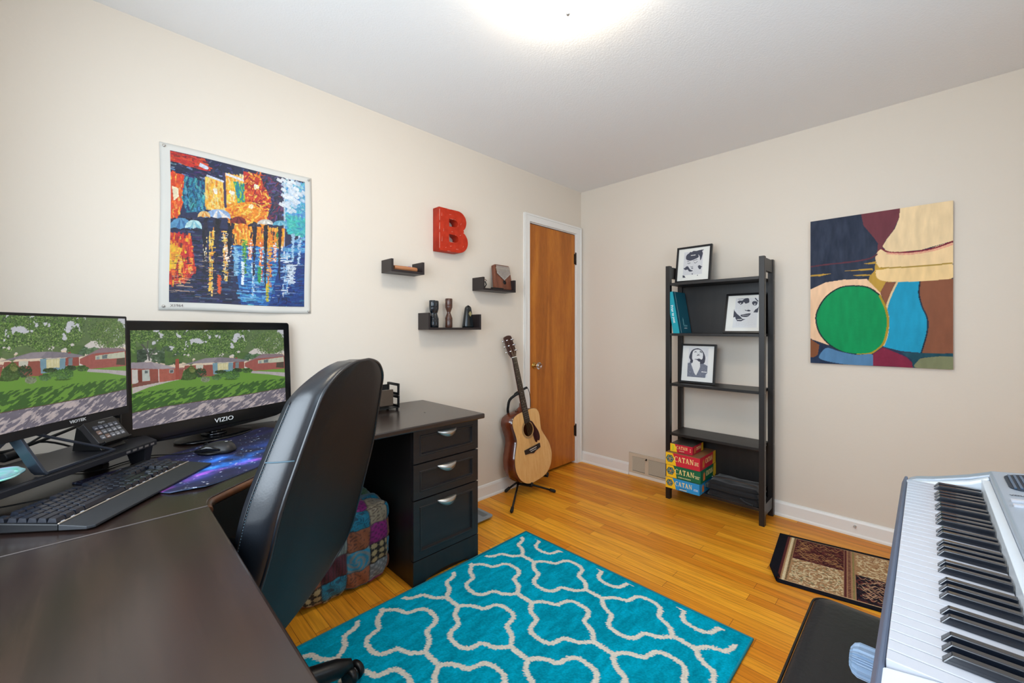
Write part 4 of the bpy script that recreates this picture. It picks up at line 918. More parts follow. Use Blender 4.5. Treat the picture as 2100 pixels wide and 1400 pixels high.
# folded black bag
bg_ = thing('folded_bag', 'folded black canvas bag lying on the bottom shelf right of the games', 'bag', (1.36,-0.15,shelf_z[4]))
M_BAG = mat('black_canvas', (20,21,25), rough=0.85, bump=(220,0.5,0.002), sheen=0.2)
def slab(x0,x1,y0,y1,z0,z1,seed,nn=18,sag=0.008):
    R = random.Random(seed); n1 = vnoise(nn+1,nn+1,3,3,seed,3); mb = MB(); vs = []; 
    for j in range(nn+1):
        for i in range(nn+1):
            u,v_ = i/nn,j/nn; e = min(u,1-u,v_,1-v_)*2; rnd = min(1,e*7)**0.5
            vs.append((x0+(x1-x0)*u+0.004*math.sin(9*v_), y0+(y1-y0)*v_+0.004*math.sin(8*u), z0+(z1-z0)*rnd+ (n1[j,i]-0.5)*sag*2*rnd-sag*0.4*rnd))
    N_ = (nn+1)**2; vs += [(x,y,z0) for x,y,z in vs[:N_]]
    fs = []
    for j in range(nn):
        for i in range(nn):
            a = j*(nn+1)+i; fs.append((a,a+1,a+nn+2,a+nn+1)); fs.append((N_+a,N_+a+nn+1,N_+a+nn+2,N_+a+1))
    for i in range(nn):
        for a,b2 in ((i,i+1),((nn*(nn+1))+i+1,(nn*(nn+1))+i),((i+1)*(nn+1),i*(nn+1)),(i*(nn+1)+nn,(i+1)*(nn+1)+nn)): fs.append((a,N_+a,N_+b2,b2))
    return mb.add(vs,fs,True)
z0_ = shelf_z[4]+0.0012
part('lower_fold', slab(1.192,1.498,-0.255,-0.06,z0_,z0_+0.050,3), M_BAG, bg_)
part('middle_fold', slab(1.190,1.494,-0.262,-0.058,z0_+0.046,z0_+0.080,5), M_BAG, bg_)
part('top_flap', slab(1.192,1.492,-0.250,-0.056,z0_+0.076,z0_+0.100,8), M_BAG, bg_)
part('zip', MB().tube([(1.215,-0.18,z0_+0.1035),(1.30,-0.172,z0_+0.104),(1.40,-0.176,z0_+0.104),(1.47,-0.182,z0_+0.100)],0.0015,6), mat('brown_zip',(96,66,48),rough=0.6), bg_)
part('zip_pull', MB().box((1.205,-0.200,z0_+0.1035),(1.212,-0.172,z0_+0.107)), M_CHROME, bg_, bevel=0.001)
part('strap', MB().tube(spline([(1.40,-0.262,z0_+0.03),(1.42,-0.270,z0_+0.02),(1.45,-0.268,z0_+0.012),(1.47,-0.262,z0_+0.006)],5),0.007,8,flat=0.4), M_BAG, bg_)
# ================================================================== abstract canvas
def paint_abstract():
    q = homog([(78,247),(1122,77),(1140,1308),(95,1282)]); A = Art(250,360,(42,52,70)); P = lambda *p: [q(x,y) for x,y in p]
    navy=(42,50,68); cream=(236,208,164); maroon=(112,58,66); ochre=(190,150,62); brown=(136,84,60); peach=(240,198,160); green=(2,144,82); cyan=(28,152,190); dk=(26,40,56)
    A.box(0,0,1,1,navy)
    A.poly(P((450,185),(735,138),(732,200),(690,300),(630,380),(608,440),(570,490),(578,400),(540,350),(470,270)),maroon)
    A.poly(P((735,138),(1122,77),(1124,372),(900,440),(700,462),(640,455),(612,420),(640,370),(700,290),(730,210)),cream)
    A.spl(P((608,440),(700,468),(900,448),(1125,385),(1124,540),(900,565),(700,575),(600,575),(565,530),(566,480)),(238,206,158))
    A.poly(P((560,535),(600,575),(1125,545),(1128,640),(900,668),(720,678),(640,678),(580,655),(565,620)),(238,204,148))
    A.poly(P((565,500),(565,540),(590,575),(1128,650),(1128,660),(760,678),(640,680),(600,760),(510,680),(520,640),(555,600)),ochre)
    A.spl(P((565,600),(600,590),(1127,545),(1128,640),(900,668),(720,678),(620,672),(575,650)),(238,204,148))
    A.spls(P((600,578),(700,574),(900,560),(1115,535)),0.012,(170,138,60)); A.spls(P((608,440),(650,460),(720,464),(850,455),(980,430),(1125,376)),0.013,(124,30,50))
    A.spls(P((640,470),(800,472),(980,442),(1120,395)),0.02,(224,150,130),0.5)
    A.spls(P((85,578),(200,560),(400,535),(520,510),(570,480)),0.014,(96,52,64))
    for pts in (((85,640),(180,628),(240,625),(160,645),(85,650)),((335,605),(440,592),(540,582),(545,595),(420,602)),((400,635),(520,625),(540,636),(430,640)),((480,548),(560,532),(560,548),(500,552))): A.poly(P(*pts),ochre)
    A.poly(P((85,745),(200,690),(330,668),(500,660),(600,760),(640,860),(600,1180),(300,1170),(92,1105)),peach)
    A.poly(P((600,755),(640,680),(722,682),(660,810),(648,870),(625,810)),brown)
    A.poly(P((722,678),(888,672),(882,760),(905,850),(942,930),(942,1030),(905,1190),(760,1180),(625,1150),(655,1080),(662,950),(648,870),(680,770)),cyan)
    A.spls(P((722,680),(680,770),(648,870),(662,950),(655,1060),(630,1140)),0.014,(222,196,150))
    A.poly(P((888,672),(1128,648),(1137,1190),(908,1195),(945,1040),(945,940),(905,850),(882,760)),brown)
    A.spls(P((888,672),(882,760),(905,850),(945,940),(945,1040),(905,1190)),0.010,dk)
    A.spl(P((132,960),(150,880),(210,790),(310,725),(430,712),(520,725),(595,775),(640,870),(660,960),(650,1060),(620,1140),(540,1200),(440,1212),(330,1195),(230,1140),(160,1060)),green)
    A.spls(P((595,775),(520,725),(430,712),(310,725),(210,790),(150,880),(132,960),(160,1060),(230,1140),(330,1195),(440,1212)),0.012,(20,40,44))
    A.spls(P((595,775),(640,870),(660,960),(650,1060),(620,1140),(540,1200),(440,1212)),0.016,(170,140,40))
    A.poly(P((92,1100),(160,1140),(250,1165),(330,1195),(440,1212),(550,1205),(625,1150),(760,1185),(908,1195),(1137,1188),(1140,1308),(95,1282)),(30,44,70))
    A.poly(P((92,1105),(160,1148),(150,1220),(120,1240),(93,1240)),(132,80,50)); A.spl(P((168,1250),(185,1190),(225,1168),(300,1190),(430,1214),(550,1210),(552,1290),(350,1285)),(84,128,168))
    A.poly(P((556,1205),(625,1155),(720,1190),(800,1225),(840,1262),(845,1300),(556,1290)),(128,36,62)); A.poly(P((760,1190),(1137,1190),(1137,1215),(900,1225),(870,1300),(848,1300),(835,1240)),(26,70,84))
    A.spl(P((872,1300),(880,1250),(930,1225),(1137,1215),(1140,1306)),(126,130,96))
    n = vnoise(250,360,26,8,4,4)[...,None]; A.a = np.clip(A.a*(0.93+0.14*n)+0.0*n,0,1)
    lum = (A.a.sum(2,keepdims=True) < 0.75); A.a = A.a+lum*(vnoise(250,360,30,10,8,4)[...,None]-0.35)*0.10
    return np.clip(A.a,0,1)
cv = thing('abstract_canvas', 'stretched canvas of curved colour shapes around a big green circle on the far wall', 'painting', (2.02,-0.001,0.992))
CX0,CX1,CZ0,CZ1 = 1.722,2.322,0.992,1.858
part('stretcher', MB().box((CX0,-0.019,CZ0),(CX1,-0.001,CZ1)), mat('canvas_side',(170,140,110),rough=0.8), cv, bevel=0.002)
sheet('painted_face', paint_abstract(), planar((CX0,-0.0198,CZ1),(CX1-CX0,0,0),(0,0,CZ0-CZ1)), mat_attr('acrylic_paint',rough=0.5,spec=0.12,bump=(60,0.25,0.003)), cv)
# ================================================================== rugs
def rug_art():
    X0_,Y0_,W_,L_ = 0.556,-1.330,1.195,1.79; nu,nv = 302,448
    U,V = np.meshgrid((np.arange(nu)+0.5)/nu,(np.arange(nv)+0.5)/nv); x = X0_+U*W_; y = Y0_-V*L_
    rg = np.random.default_rng(2); x = x+(rg.random(x.shape)-0.5)*0.006; y = y+(rg.random(x.shape)-0.5)*0.006
    quart = [(0.159,0.0),(0.124,0.042),(0.076,0.062),(0.066,0.082),(0.058,0.112),(0.036,0.132),(0.0,0.137)]
    quart = [(p.x,p.y) for p in spline([(a,b_,0) for a,b_ in quart],3)]
    best = np.full(x.shape,9.0)
    row = np.round((-1.540-y)/0.2405).astype(int)
    for dr in (-1,0,1):
        r_ = row+dr; yc = -1.540-r_*0.2405; off = 0.965-0.2015*(r_%2)+0.0
        px_ = np.mod(x-off+0.2015,0.403)-0.2015; ax,ay = np.abs(px_),np.abs(y-yc)
        for (a,b_),(c,d_) in zip(quart,quart[1:]):
            dx,dy = c-a,d_-b_; t = np.clip(((ax-a)*dx+(ay-b_)*dy)/(dx*dx+dy*dy),0,1)
            best = np.minimum(best,np.hypot(ax-a-t*dx,ay-b_-t*dy))
        dx = np.clip(ax,0.159,0.2015)-ax; best = np.minimum(best,np.hypot(dx,ay)-0.001)
    m = (best < 0.0096) & (U*W_ > 0.03) & ((1-U)*W_ > 0.03) & (V*L_ > 0.03)
    n1 = vnoise(nu,nv,70,30,1,2); n2 = vnoise(nu,nv,5,7,3,3); n3 = rg.random(x.shape)
    teal = np.stack([np.full(x.shape,2.0),np.full(x.shape,154.0),np.full(x.shape,184.0)],-1)/255*(0.72+0.28*n1+0.14*n2+0.20*n3)[...,None]
    wht = np.array([238,232,220])/255*(0.90+0.12*n3)[...,None]
    return np.clip(np.where(m[...,None],wht,teal),0,1), (X0_,Y0_,W_,L_), m
ra,(RX0,RY0,RW,RL),rm = rug_art()
rug = thing('teal_rug', 'teal rug with white trellis pattern in the middle of the floor', 'rug', (RX0+RW/2,RY0-RL/2,0.0))
def rugpos(U,V):
    e = np.minimum(np.minimum(U,1-U)*RW,np.minimum(V,1-V)*RL); rr = np.random.default_rng(5).random(U.shape)
    return (RX0+U*RW+0.003*np.sin(V*9), RY0-V*RL, 0.0015+0.0085*np.clip(e/0.012,0.0,1)**0.5+rr*0.0012)
M_RUG = mat_attr('rug_pile', rough=1.0, spec=0.03, bump=(420,0.6,0.004))
sheet('pile', ra, rugpos, M_RUG, rug, thick=0.0012, tdir=(0,0,-1), edge=(8,120,142))
part('bound_edge', MB().tube([(RX0,RY0,0.0055),(RX0+RW,RY0,0.0055),(RX0+RW,RY0-RL,0.0055),(RX0,RY0-RL,0.0055),(RX0,RY0,0.0055)],0.005,8), mat('teal_binding',(10,134,156),rough=0.8), rug)
# small patterned mat with a curled corner
MA = Vector((1.619,-0.290,0)); ang = math.atan2(0.084,0.472); ex = Vector((math.cos(ang),math.sin(ang),0)); ey = Vector((math.sin(ang),-math.cos(ang),0)); ML,MWd = 0.75,0.556
def mat_art():
    q = homog([(180,85),(2120,580),(2050,1460),(-60,720)]); A = Art(330,250,(22,22,30)); R = random.Random(8)
    tan=(176,136,98); mar=(92,44,44); blk=(28,24,34); crm=(222,206,168); dkg=(60,62,40)
    A.box(0.058,0.045,0.945,0.950,(196,160,124)); A.box(0.066,0.055,0.935,0.940,tan)
    A.box(0.058,0.045,0.074,0.950,mar); A.box(0.074,0.045,0.080,0.950,tan); A.box(0.084,0.045,0.096,0.950,crm)
    for k in range(33): A.box(0.100,0.055+k*0.027,0.107,0.067+k*0.027,dkg)
    for c0 in (0.392,):
        A.box(c0,0.055,c0+0.058,0.940,(170,128,96)); A.box(c0+0.004,0.055,c0+0.014,0.940,mar)
        for k in range(33): A.box(c0+0.022,0.055+k*0.027,c0+0.034,0.068+k*0.027,mar)
        A.box(c0+0.046,0.055,c0+0.052,0.940,(140,130,80))
    def swirl(u0,v0,u1,v1,base,cols,n,ring=None):
        A.box(u0,v0,u1,v1,base)
        for _ in range(n):
            u,v = R.uniform(u0,u1),R.uniform(v0,v1); A.box(u,v,min(u1,u+R.uniform(0.006,0.014)),min(v1,v+0.010),R.choice(cols))
        if ring:
            cu,cv_ = (u0+u1)/2,(v0+v1)/2
            for ri,rr in enumerate(ring):
                for k in range(100):
                    a = 2*PI*k/100
                    if R.random() < 0.25: continue
                    x_,y_ = cu+rr*(u1-u0)*math.copysign(abs(math.cos(a))**0.7,math.cos(a)), cv_+rr*0.92*(v1-v0)*math.sin(a)*(1+0.12*math.sin(2*a+ri))
                    A.ell(x_,y_,0.0032,0.0052,R.choice([crm,(206,188,150),(228,214,180)]),0.95)
    def waves(u0,v0,u1,v1,col,n):
        for k in range(n):
            u,v = R.uniform(u0,u1-0.04),R.uniform(v0+0.02,v1-0.04); ph = R.uniform(0,6); pts = [(u+t*0.045,v+0.022*math.sin(ph+t*6)) for t in [j/6 for j in range(7)]]
            A.stroke([(min(max(a,u0),u1),min(max(b_,v0),v1)) for a,b_ in pts],0.004,col,0.85)
    swirl(0.115,0.055,0.390,0.500,mar,[(70,34,38),(120,70,56),(60,28,34)],700); waves(0.115,0.06,0.388,0.49,(184,140,90),60)
    swirl(0.115,0.500,0.390,0.940,tan,[(206,184,144),(150,110,76),(222,204,164),(130,120,90)],500,(0.47,0.40,0.24,0.13))
    swirl(0.452,0.055,0.930,0.500,tan,[(206,184,144),(150,110,76),(222,204,164)],700,(0.46,0.40,0.22,0.12))
    swirl(0.452,0.500,0.930,0.940,blk,[(40,32,44),(110,54,50),(60,40,46)],900); waves(0.452,0.505,0.925,0.93,(206,164,130),100)
    A.a = np.clip(A.a*(0.9+0.2*np.random.default_rng(1).random((250,330,1))),0,1)
    return A.a
sm = thing('patterned_mat', 'small brown and black patterned mat with a curled corner near the far wall', 'mat', tuple(MA+ex*ML/2+ey*MWd/2))
def matpos(U,V):
    x = U*ML; y = V*MWd
    # curl the near-left corner: roll about a diagonal line
    d = (0.052-(x+ (MWd-y)*0.33))      # >0 inside the corner
    dn = d/math.hypot(1,0.33); r_ = 0.011
    th = np.clip(dn/r_,0,4.6); on = dn > 0
    shift = np.where(on, dn-r_*np.sin(th), 0); hz = np.where(on, r_*(1-np.cos(th)), 0)
    nx,ny = 1/math.hypot(1,0.33), -0.33/math.hypot(1,0.33)
    x2 = x+shift*nx; y2 = y+shift*ny
    x2 = x2-0.07*y2
    P_ = [MA[i]+x2*ex[i]+y2*ey[i] for i in range(2)]
    return (P_[0],P_[1],0.0068+hz+0.0015*np.sin(x*9)*np.sin(y*7))
sheet('woven_pile', mat_art(), matpos, mat_attr('woven_pile',rough=0.95,spec=0.1,bump=(380,0.7,0.004)), sm, thick=0.006, tdir=(0,0,-1), edge=(20,20,26), nobottom=True)
# ================================================================== corner desk
DZ, DT = 0.762, 0.026
dk = thing('corner_desk', 'large dark espresso L-shaped corner desk along the left and back walls', 'desk', (0.8,-2.9,0))
def top_section(name, poly, m, label=None): return part(name, MB().prism(poly, DZ-DT, DZ), m, dk, bevel=0.006, seg=3, label=label)
inner = [(p.x,p.y) for p in spline([(0.600,-2.520,0),(0.606,-2.545,0),(0.640,-2.590,0),(0.780,-2.748,0),(0.880,-2.876,0),(0.914,-2.912,0),(0.962,-2.921,0)],5)]
corner_poly = [(0.018,-3.512),(0.962,-3.512)]+inner[::-1]+[(0.018,-2.520)]
top_section('corner_top', corner_poly, M_DESK)
top_section('return_top', [(0.018,-2.5185),(0.602,-2.5185),(0.602,-1.690),(0.018,-1.690)], M_DESKY)
top_section('side_top', [(0.9635,-3.512),(1.900,-3.512),(1.900,-2.918),(0.9635,-2.918)], M_DESK)
part('edge_band', MB().tube([(x+0.001,y+0.001,DZ-0.013) for x,y in inner[3:]], 0.0105, 10), M_EDGE, dk, label='brown worn front edge of the corner')
part('seam_line', MB().box((0.9618,-3.51,DZ-0.001),(0.9638,-2.921,DZ+0.0004)), mat('seam_grey',(96,88,86),rough=0.5), dk)
part('modesty_panel', MB().box((0.030,-3.40,0.10),(0.045,-1.71,DZ-DT-0.001)), M_BLACKWOOD, dk)
part('modesty_panel', MB().box((0.045,-3.505,0.10),(1.88,-3.49,DZ-DT-0.001)), M_BLACKWOOD, dk)
part('end_panel', MB().box((0.050,-2.535,0.0),(0.100,-2.515,DZ-DT-0.001)), M_BLACKWOOD, dk, bevel=0.001)
part('end_panel', MB().box((1.865,-3.49,0.0),(1.885,-2.96,DZ-DT-0.001)), M_BLACKWOOD, dk, bevel=0.001)
part('end_panel', MB().box((0.960,-3.49,0.0),(0.980,-3.30,DZ-DT-0.001)), M_BLACKWOOD, dk, bevel=0.001)
part('scratch', MB().box((0.36,-1.905,DZ),(0.372,-1.900,DZ+0.0003)), M_BLACKM, dk)
# drawer pedestal
pc = thing('drawer_cabinet', 'dark three-drawer desk pedestal with silver cup handles under the desk end', 'cabinet', (0.30,-1.885,0))
FX,PY0_,PY1_ = 0.549,-2.085,-1.692
part('body', MB().box((0.060,PY0_+0.002,0.0),(FX-0.020,PY1_-0.001,DZ-DT-0.001)), M_BLACKWOOD, pc, bevel=0.001)
mb = MB(); ar = [(PY0_+0.001,0.0),(PY0_+0.055,0.0)]+[(PY0_+0.055+0.285*k/14,0.030*math.sin(PI*k/14)**0.6) for k in range(1,14)]+[(PY1_-0.053,0.0),(PY1_-0.001,0.0),(PY1_-0.001,0.118),(PY0_+0.001,0.118)]
part('plinth', MB().prism(ar,0,0.020,frame((FX-0.020,0,0),(0,1,0),(0,0,1))), M_BLACKWOOD, pc, bevel=0.001)
M_DRAWER = mat_wood('black_drawer_front', (24,21,22), (30,27,28), (38,35,36), 'Y', 5, rough=0.36, fine=90)
for z0d,z1d in ((0.572,0.733),(0.404,0.566),(0.122,0.398)):
    Mf = frame((FX-0.019,PY0_+0.002,z0d),(0,1,0),(0,0,1)); w_ = PY1_-PY0_-0.004; h_ = z1d-z0d
    ix,iy = 0.046,0.044; c1,c2,c3 = 0.019,0.019,0.011
    def rect(i,z): return [(i[0],i[1],z),(w_-i[0],i[1],z),(w_-i[0],h_-i[1],z),(i[0],h_-i[1],z)]
    R_ = [rect((0,0),0.0),rect((0,0),0.019),rect((ix*0.72,iy*0.72),0.019),rect((ix*0.76,iy*0.76),0.022),rect((ix*0.90,iy*0.90),0.022),rect((ix,iy),0.010)]
    mb = MB().loft([[Mf@Vector(p) for p in r_] for r_ in R_], smooth=False)
    dr = part('drawer', mb, M_DRAWER, pc, bevel=0.0008)
    # half-moon pull
    cy_,cz_ = w_*0.485, h_-0.030; prof = []
    rings = []
    for k in range(15):
        u = -0.056+0.112*k/14; f = max(0.0,1-(u/0.056)**2)
        dpt,drop = 0.004+0.022*f**0.8, 0.004+0.024*f**0.9
        rings.append([Mf@Vector((cy_+u,cz_+0.004,0.019)),Mf@Vector((cy_+u,cz_+0.003,0.019+dpt*0.8)),Mf@Vector((cy_+u,cz_-drop*0.35,0.019+dpt)),Mf@Vector((cy_+u,cz_-drop,0.019+dpt*0.95)),Mf@Vector((cy_+u,cz_-drop*0.9,0.019+dpt*0.86)),Mf@Vector((cy_+u,cz_-0.002,0.0195))])
    part('handle', MB().loft(rings), M_NICKEL, dr, label='brushed silver half-moon handle')
# ------------------------------------------------ monitors
def paint_street():
    W_,H_ = 470,264; A = Art(W_,H_,(206,208,214)); q = homog([(118,183),(1700,183),(1725,912),(175,1200)]); P = lambda *p: [q(x,y) for x,y in p]
    R = random.Random(12); U,V = A.U,A.V
    A.put(V > 0.24, (226,214,200), 0.6); A.put((V > 0.33)&(V<0.45), (236,206,170), 0.6)
    # distant dark trees
    for cx,cy,rx,ry,c in ((200,440,100,90,(58,76,60)),(430,420,110,110,(74,96,70)),(560,470,120,70,(60,86,58)),(1290,460,90,40,(70,100,70)),(1430,465,60,30,(90,120,84))):
        for _ in range(220):
            a,r_ = R.uniform(0,2*PI),math.sqrt(R.random()); x,y = cx+rx*r_*math.cos(a),cy+ry*r_*math.sin(a); k = R.uniform(-16,22)
            A.ell(*q(x,y),R.uniform(0.005,0.012),R.uniform(0.006,0.016),tuple(v+k for v in c),0.85)
    dens = vnoise(W_,H_,22,13,21,4)
    lim = 0.40-0.05*np.abs(np.sin(U*20.0)); lim = np.where(U>0.66, lim-(U-0.66)*1.3, lim); lim = np.where((U>0.03)&(U<0.17), lim*0.55, lim)
    A.put((V < lim) & (dens > 0.34), (86,112,64), 0.9)
    rt = ((U-0.905)/0.115)**2+((V-0.17)/0.17)**2
    A.put((rt < 0.75+0.6*(dens-0.4)) & (dens > 0.38), (96,122,76), 0.85)
    # trunks
    for pts,wd in ((((330,500),(300,400),(220,300)),0.008),(((320,470),(370,400),(390,360)),0.005),(((300,400),(310,300)),0.004),(((640,300),(780,200)),0.006),(((700,260),(690,190)),0.006)): A.spls(P(*pts),wd,(84,84,82))
    for pts,wd in ((((1560,450),(1540,380),(1480,320)),0.006),(((1560,430),(1600,340),(1660,280)),0.006),(((1550,400),(1560,300)),0.004)): A.spls(P(*pts),wd,(92,88,80))
    # leaf canopy
    gr = [(84,118,52),(112,148,70),(136,168,88),(62,92,44),(96,128,74),(156,182,110),(70,98,58),(48,70,46),(56,80,50),(76,106,60)]
    q_ = 0
    for _ in range(11000):
        x,y = R.uniform(120,1320),R.uniform(175,520)
        lim = 480 if x > 560 else (380 if x > 420 else 470 if x<180 else 330)
        lim = lim-60*abs(math.sin(x*0.013)); lim = min(lim, 500-(max(0,x-1180))*1.0)
        if y > lim: continue
        u,v = q(x,y); i,j = int(min(W_-1,max(0,u*W_))),int(min(H_-1,max(0,v*H_)))
        if dens[j,i] < 0.31+0.06*R.random(): continue
        k = R.uniform(-14,14); A.ell(u,v,R.uniform(0.0018,0.0048),R.uniform(0.0025,0.007),tuple(min(255,max(0,c+k)) for c in R.choice(gr)),0.9)
    for _ in range(2200):
        a,r_ = R.uniform(0,2*PI),math.sqrt(R.random())*R.uniform(0.75,1.05); x,y = 1570+180*r_*math.cos(a),320+130*r_*math.sin(a)
        k = R.uniform(-14,14); A.ell(*q(x,y),R.uniform(0.002,0.005),R.uniform(0.003,0.008),tuple(c+k for c in R.choice([(84,112,64),(108,134,80),(68,92,54),(130,152,90)])),0.8)
    for _ in range(120): x = R.choice((1325,1390,1430))+R.uniform(-20,20); A.ell(*q(x,R.uniform(190,360)),0.003,0.006,R.choice(gr),0.7)
    # lawn, drive, sidewalk
    A.poly(P((118,640),(700,600),(1725,560),(1725,912),(175,1200)),(112,158,62))
    A.poly(P((1380,605),(1725,622),(1725,665),(1550,640),(1370,628)),(186,178,180)); A.poly(P((1520,590),(1720,576),(1720,618),(1500,606)),(122,164,72))
    # houses
    brick=(156,86,74); brk2=(178,100,84)
    A.poly(P((690,550),(1000,540),(1000,660),(690,660)),(150,84,72)); A.poly(P((1240,500),(1300,500),(1300,580),(1180,580),(1180,520)),(150,80,70))
    A.poly(P((660,545),(900,475),(1040,465),(1190,472),(1340,495),(1300,510),(985,520),(800,528)),(134,128,136)); A.poly(P((900,475),(1030,465),(980,520),(770,530)),(150,142,148))
    A.poly(P((975,525),(1185,518),(1185,600),(1100,630),(985,640)),(122,156,170)); A.poly(P((1028,528),(1138,522),(1138,592),(1030,600)),(214,206,160)); 
    for x in (1050,1075,1100,1122): A.stroke(P((x,528),(x,594)),0.0015,(236,232,200))
    A.poly(P((808,545),(880,542),(880,580),(808,582)),(206,206,190)); A.poly(P((1210,518),(1245,516),(1245,575),(1210,575)),(120,136,140)); A.poly(P((1205,470),(1230,468),(1230,480),(1205,480)),(150,80,70))
    A.poly(P((1305,525),(1480,435),(1690,433),(1720,460),(1720,580),(1400,605),(1305,560)),(164,92,84)); A.poly(P((1300,528),(1490,432),(1690,433),(1710,455),(1545,470),(1420,480)),(142,122,128))
    A.poly(P((1440,498),(1700,462),(1705,512),(1440,530)),(196,198,176)); A.poly(P((1500,492),(1545,488),(1545,518),(1500,522)),(110,122,124)); A.poly(P((1450,505),(1475,502),(1475,526),(1450,528)),(150,160,160)); A.poly(P((1630,520),(1705,512),(1705,575),(1625,570)),(84,70,58))
    A.poly(P((140,575),(430,580),(690,570),(660,690),(430,720),(150,740)),brick); A.poly(P((140,518),(350,512),(500,545),(600,572),(690,582),(440,585),(140,580)),(156,146,154))
    A.poly(P((350,512),(600,572),(440,585),(390,560)),(172,162,166)); A.poly(P((430,585),(595,580),(600,690),(435,722)),brk2); A.poly(P((594,485),(632,480),(640,690),(600,695)),(162,80,66))
    A.poly(P((148,590),(215,592),(220,730),(160,735)),(206,202,196)); A.poly(P((212,596),(255,596),(260,720),(220,722)),(120,60,48)); A.poly(P((258,594),(332,590),(340,705),(262,710)),(190,196,190)); A.poly(P((285,600),(315,600),(315,625),(285,628)),(100,110,112))
    A.stroke(P((424,585),(432,722)),0.005,(226,214,206)); A.poly(P((535,590),(580,588),(580,625),(535,628)),(170,180,178)); A.poly(P((542,596),(573,594),(573,620),(542,622)),(80,96,100)); A.poly(P((220,722),(430,705),(430,725),(150,775),(160,745)),(128,80,70))
    for k in range(18): A.stroke(P((336,598+k*6),(420,600+k*6)),0.0009,(130,68,58),0.5); A.stroke(P((440,590+k*6),(594,586+k*6)),0.0009,(150,82,70),0.5)
    A.poly(P((160,775),(430,722),(660,688),(560,710),(330,770),(165,838)),(196,186,182))
    # bushes
    def bush(cx,cy,rx,ry,c,n=160):
        for _ in range(n):
            a,r_ = R.uniform(0,2*PI),math.sqrt(R.random()); k = R.uniform(-20,22)-14*math.sin(a)*r_*-1
            A.ell(*q(cx+rx*r_*math.cos(a),cy+ry*r_*math.sin(a)),0.004,0.006,tuple(max(0,v+k) for v in c),0.9)
    A.poly(P((655,695),(690,600),(760,545),(810,590),(830,650),(800,690),(720,700)),(56,78,40)); bush(745,640,70,60,(66,92,46)); bush(860,625,55,48,(44,68,42)); bush(770,590,30,34,(110,120,60),60)
    bush(1060,615,60,16,(44,66,38)); bush(1230,598,48,20,(40,62,36)); bush(1330,600,50,22,(54,84,42)); bush(1170,645,85,42,(66,104,58),260); bush(1020,670,50,26,(78,114,66)); bush(905,690,44,26,(126,136,108)); bush(1075,650,24,18,(84,124,64),50)
    A.poly(P((1090,686),(1255,682),(1200,696),(1110,697)),(52,82,34),0.8)
    # lawn texture and shade
    n1 = vnoise(W_,H_,70,40,31,3); n2 = vnoise(W_,H_,14,12,33,4); n3 = vnoise(W_,H_,52,30,35,3); n3 = np.stack([np.roll(n3[j],int(-j*1.5)) for j in range(H_)])
    lawn = (A.a[...,1] > A.a[...,0]*1.18) & (A.a[...,1] > A.a[...,2]*1.6)
    A.put(lawn,(84,132,44),0.5*(n1-0.2))
    # sidewalk polygon
    m0 = A.a.copy(); A.poly(P((165,1030),(500,962),(1000,890),(1400,830),(1725,772),(1725,912),(175,1200)),(176,166,170)); walk = np.abs(A.a-m0).sum(2) > 0.05
    vx = U; sh_l = (V-(0.80-0.42*U)) ; shade = n3*0.72+n2*0.28
    A.put(lawn & ~walk & (V > 0.63+0.05*U) & (shade > 0.50-0.10*np.clip((V-0.66)*5,0,1)),(40,78,36),0.72)
    A.put(walk & (shade > 0.47),(96,92,108),0.75); A.put(walk & (shade < 0.40),(206,190,186),0.6)
    A.stroke(P((165,1032),(500,964),(1000,892),(1400,832),(1725,774)),0.004,(90,74,58))
    for a,b_ in (((180,1130),(470,1000)),((860,1050),(980,905)),((1340,840),(1430,950)),((925,1055),(960,940))): A.stroke(P(a,b_),0.002,(90,84,92),0.8)
    A.a = np.clip(A.a*(0.94+0.12*n1[...,None]),0,1)
    return A.a
STREET = paint_street()
M_SCREEN = mat_attr('lit_screen', rough=0.25, spec=0.4, emit=0.60)
def vec(t): return Vector(t)
# TV on the right
A0,A1 = Vector((0.320,-3.034,0)), Vector((0.078,-2.490,0)); ur = (A1-A0).normalized(); nr = Vector((-ur.y*-1*1,0,0))
nr = ur.cross(Vector((0,0,1)))  # towards the room
if nr.dot(Vector((1,0.4,0))) < 0: nr = -nr
WS,HS = (A1-A0).length, 0.336; tilt = 0.045
tv = thing('television', 'glossy black television used as the right-hand monitor, standing on the desk', 'television', (0.235,-2.79,DZ+0.003))
upv = Vector((0,0,1))-nr*tilt; upv.normalize(); Mt = frame(A0+Vector((0,0,0.860))+nr*0.003, ur, upv)
bz,bt_,bb = 0.033,0.034,0.052
prof = rrect(WS+2*bz,HS+bt_+bb,0.012,4,WS/2,(HS+bt_-bb)/2)
part('housing', MB().prism(prof,-0.040,0.004,Mt), M_BLACKG, tv, bevel=0.004)
part('rear_housing', MB().prism(rrect(WS*0.7,HS*0.8,0.03,4,WS*0.45,HS*0.5),-0.062,-0.040,Mt), M_BLACK, tv, bevel=0.01)
lip = [(WS*0.02,-bb+0.004)]+[(WS*(0.02+0.96*k/16),-bb-0.013*math.sin(PI*k/16)**0.5) for k in range(1,16)]+[(WS*0.98,-bb+0.004)]
part('lower_trim', MB().prism(lip,-0.030,0.002,Mt), M_BLACKG, tv, bevel=0.002)
hl = (0,0,0)
sheet('screen', STREET, planar(Mt@Vector((0,HS,0.0046)), Mt.to_3x3()@Vector((WS,0,0)), Mt.to_3x3()@Vector((0,-HS,0))), M_SCREEN, tv)
text('maker_lettering','VIZIO',0.024,Mt@Matrix.Translation((WS*0.515,-0.027,0.0048)),M_WHITEINK,tv,depth=0.0004,sx=1.25)
ctr = A0+ur*WS*0.5
M_NK = Matrix.Translation((ctr.x,ctr.y,0))
bcn = ctr-nr*0.030
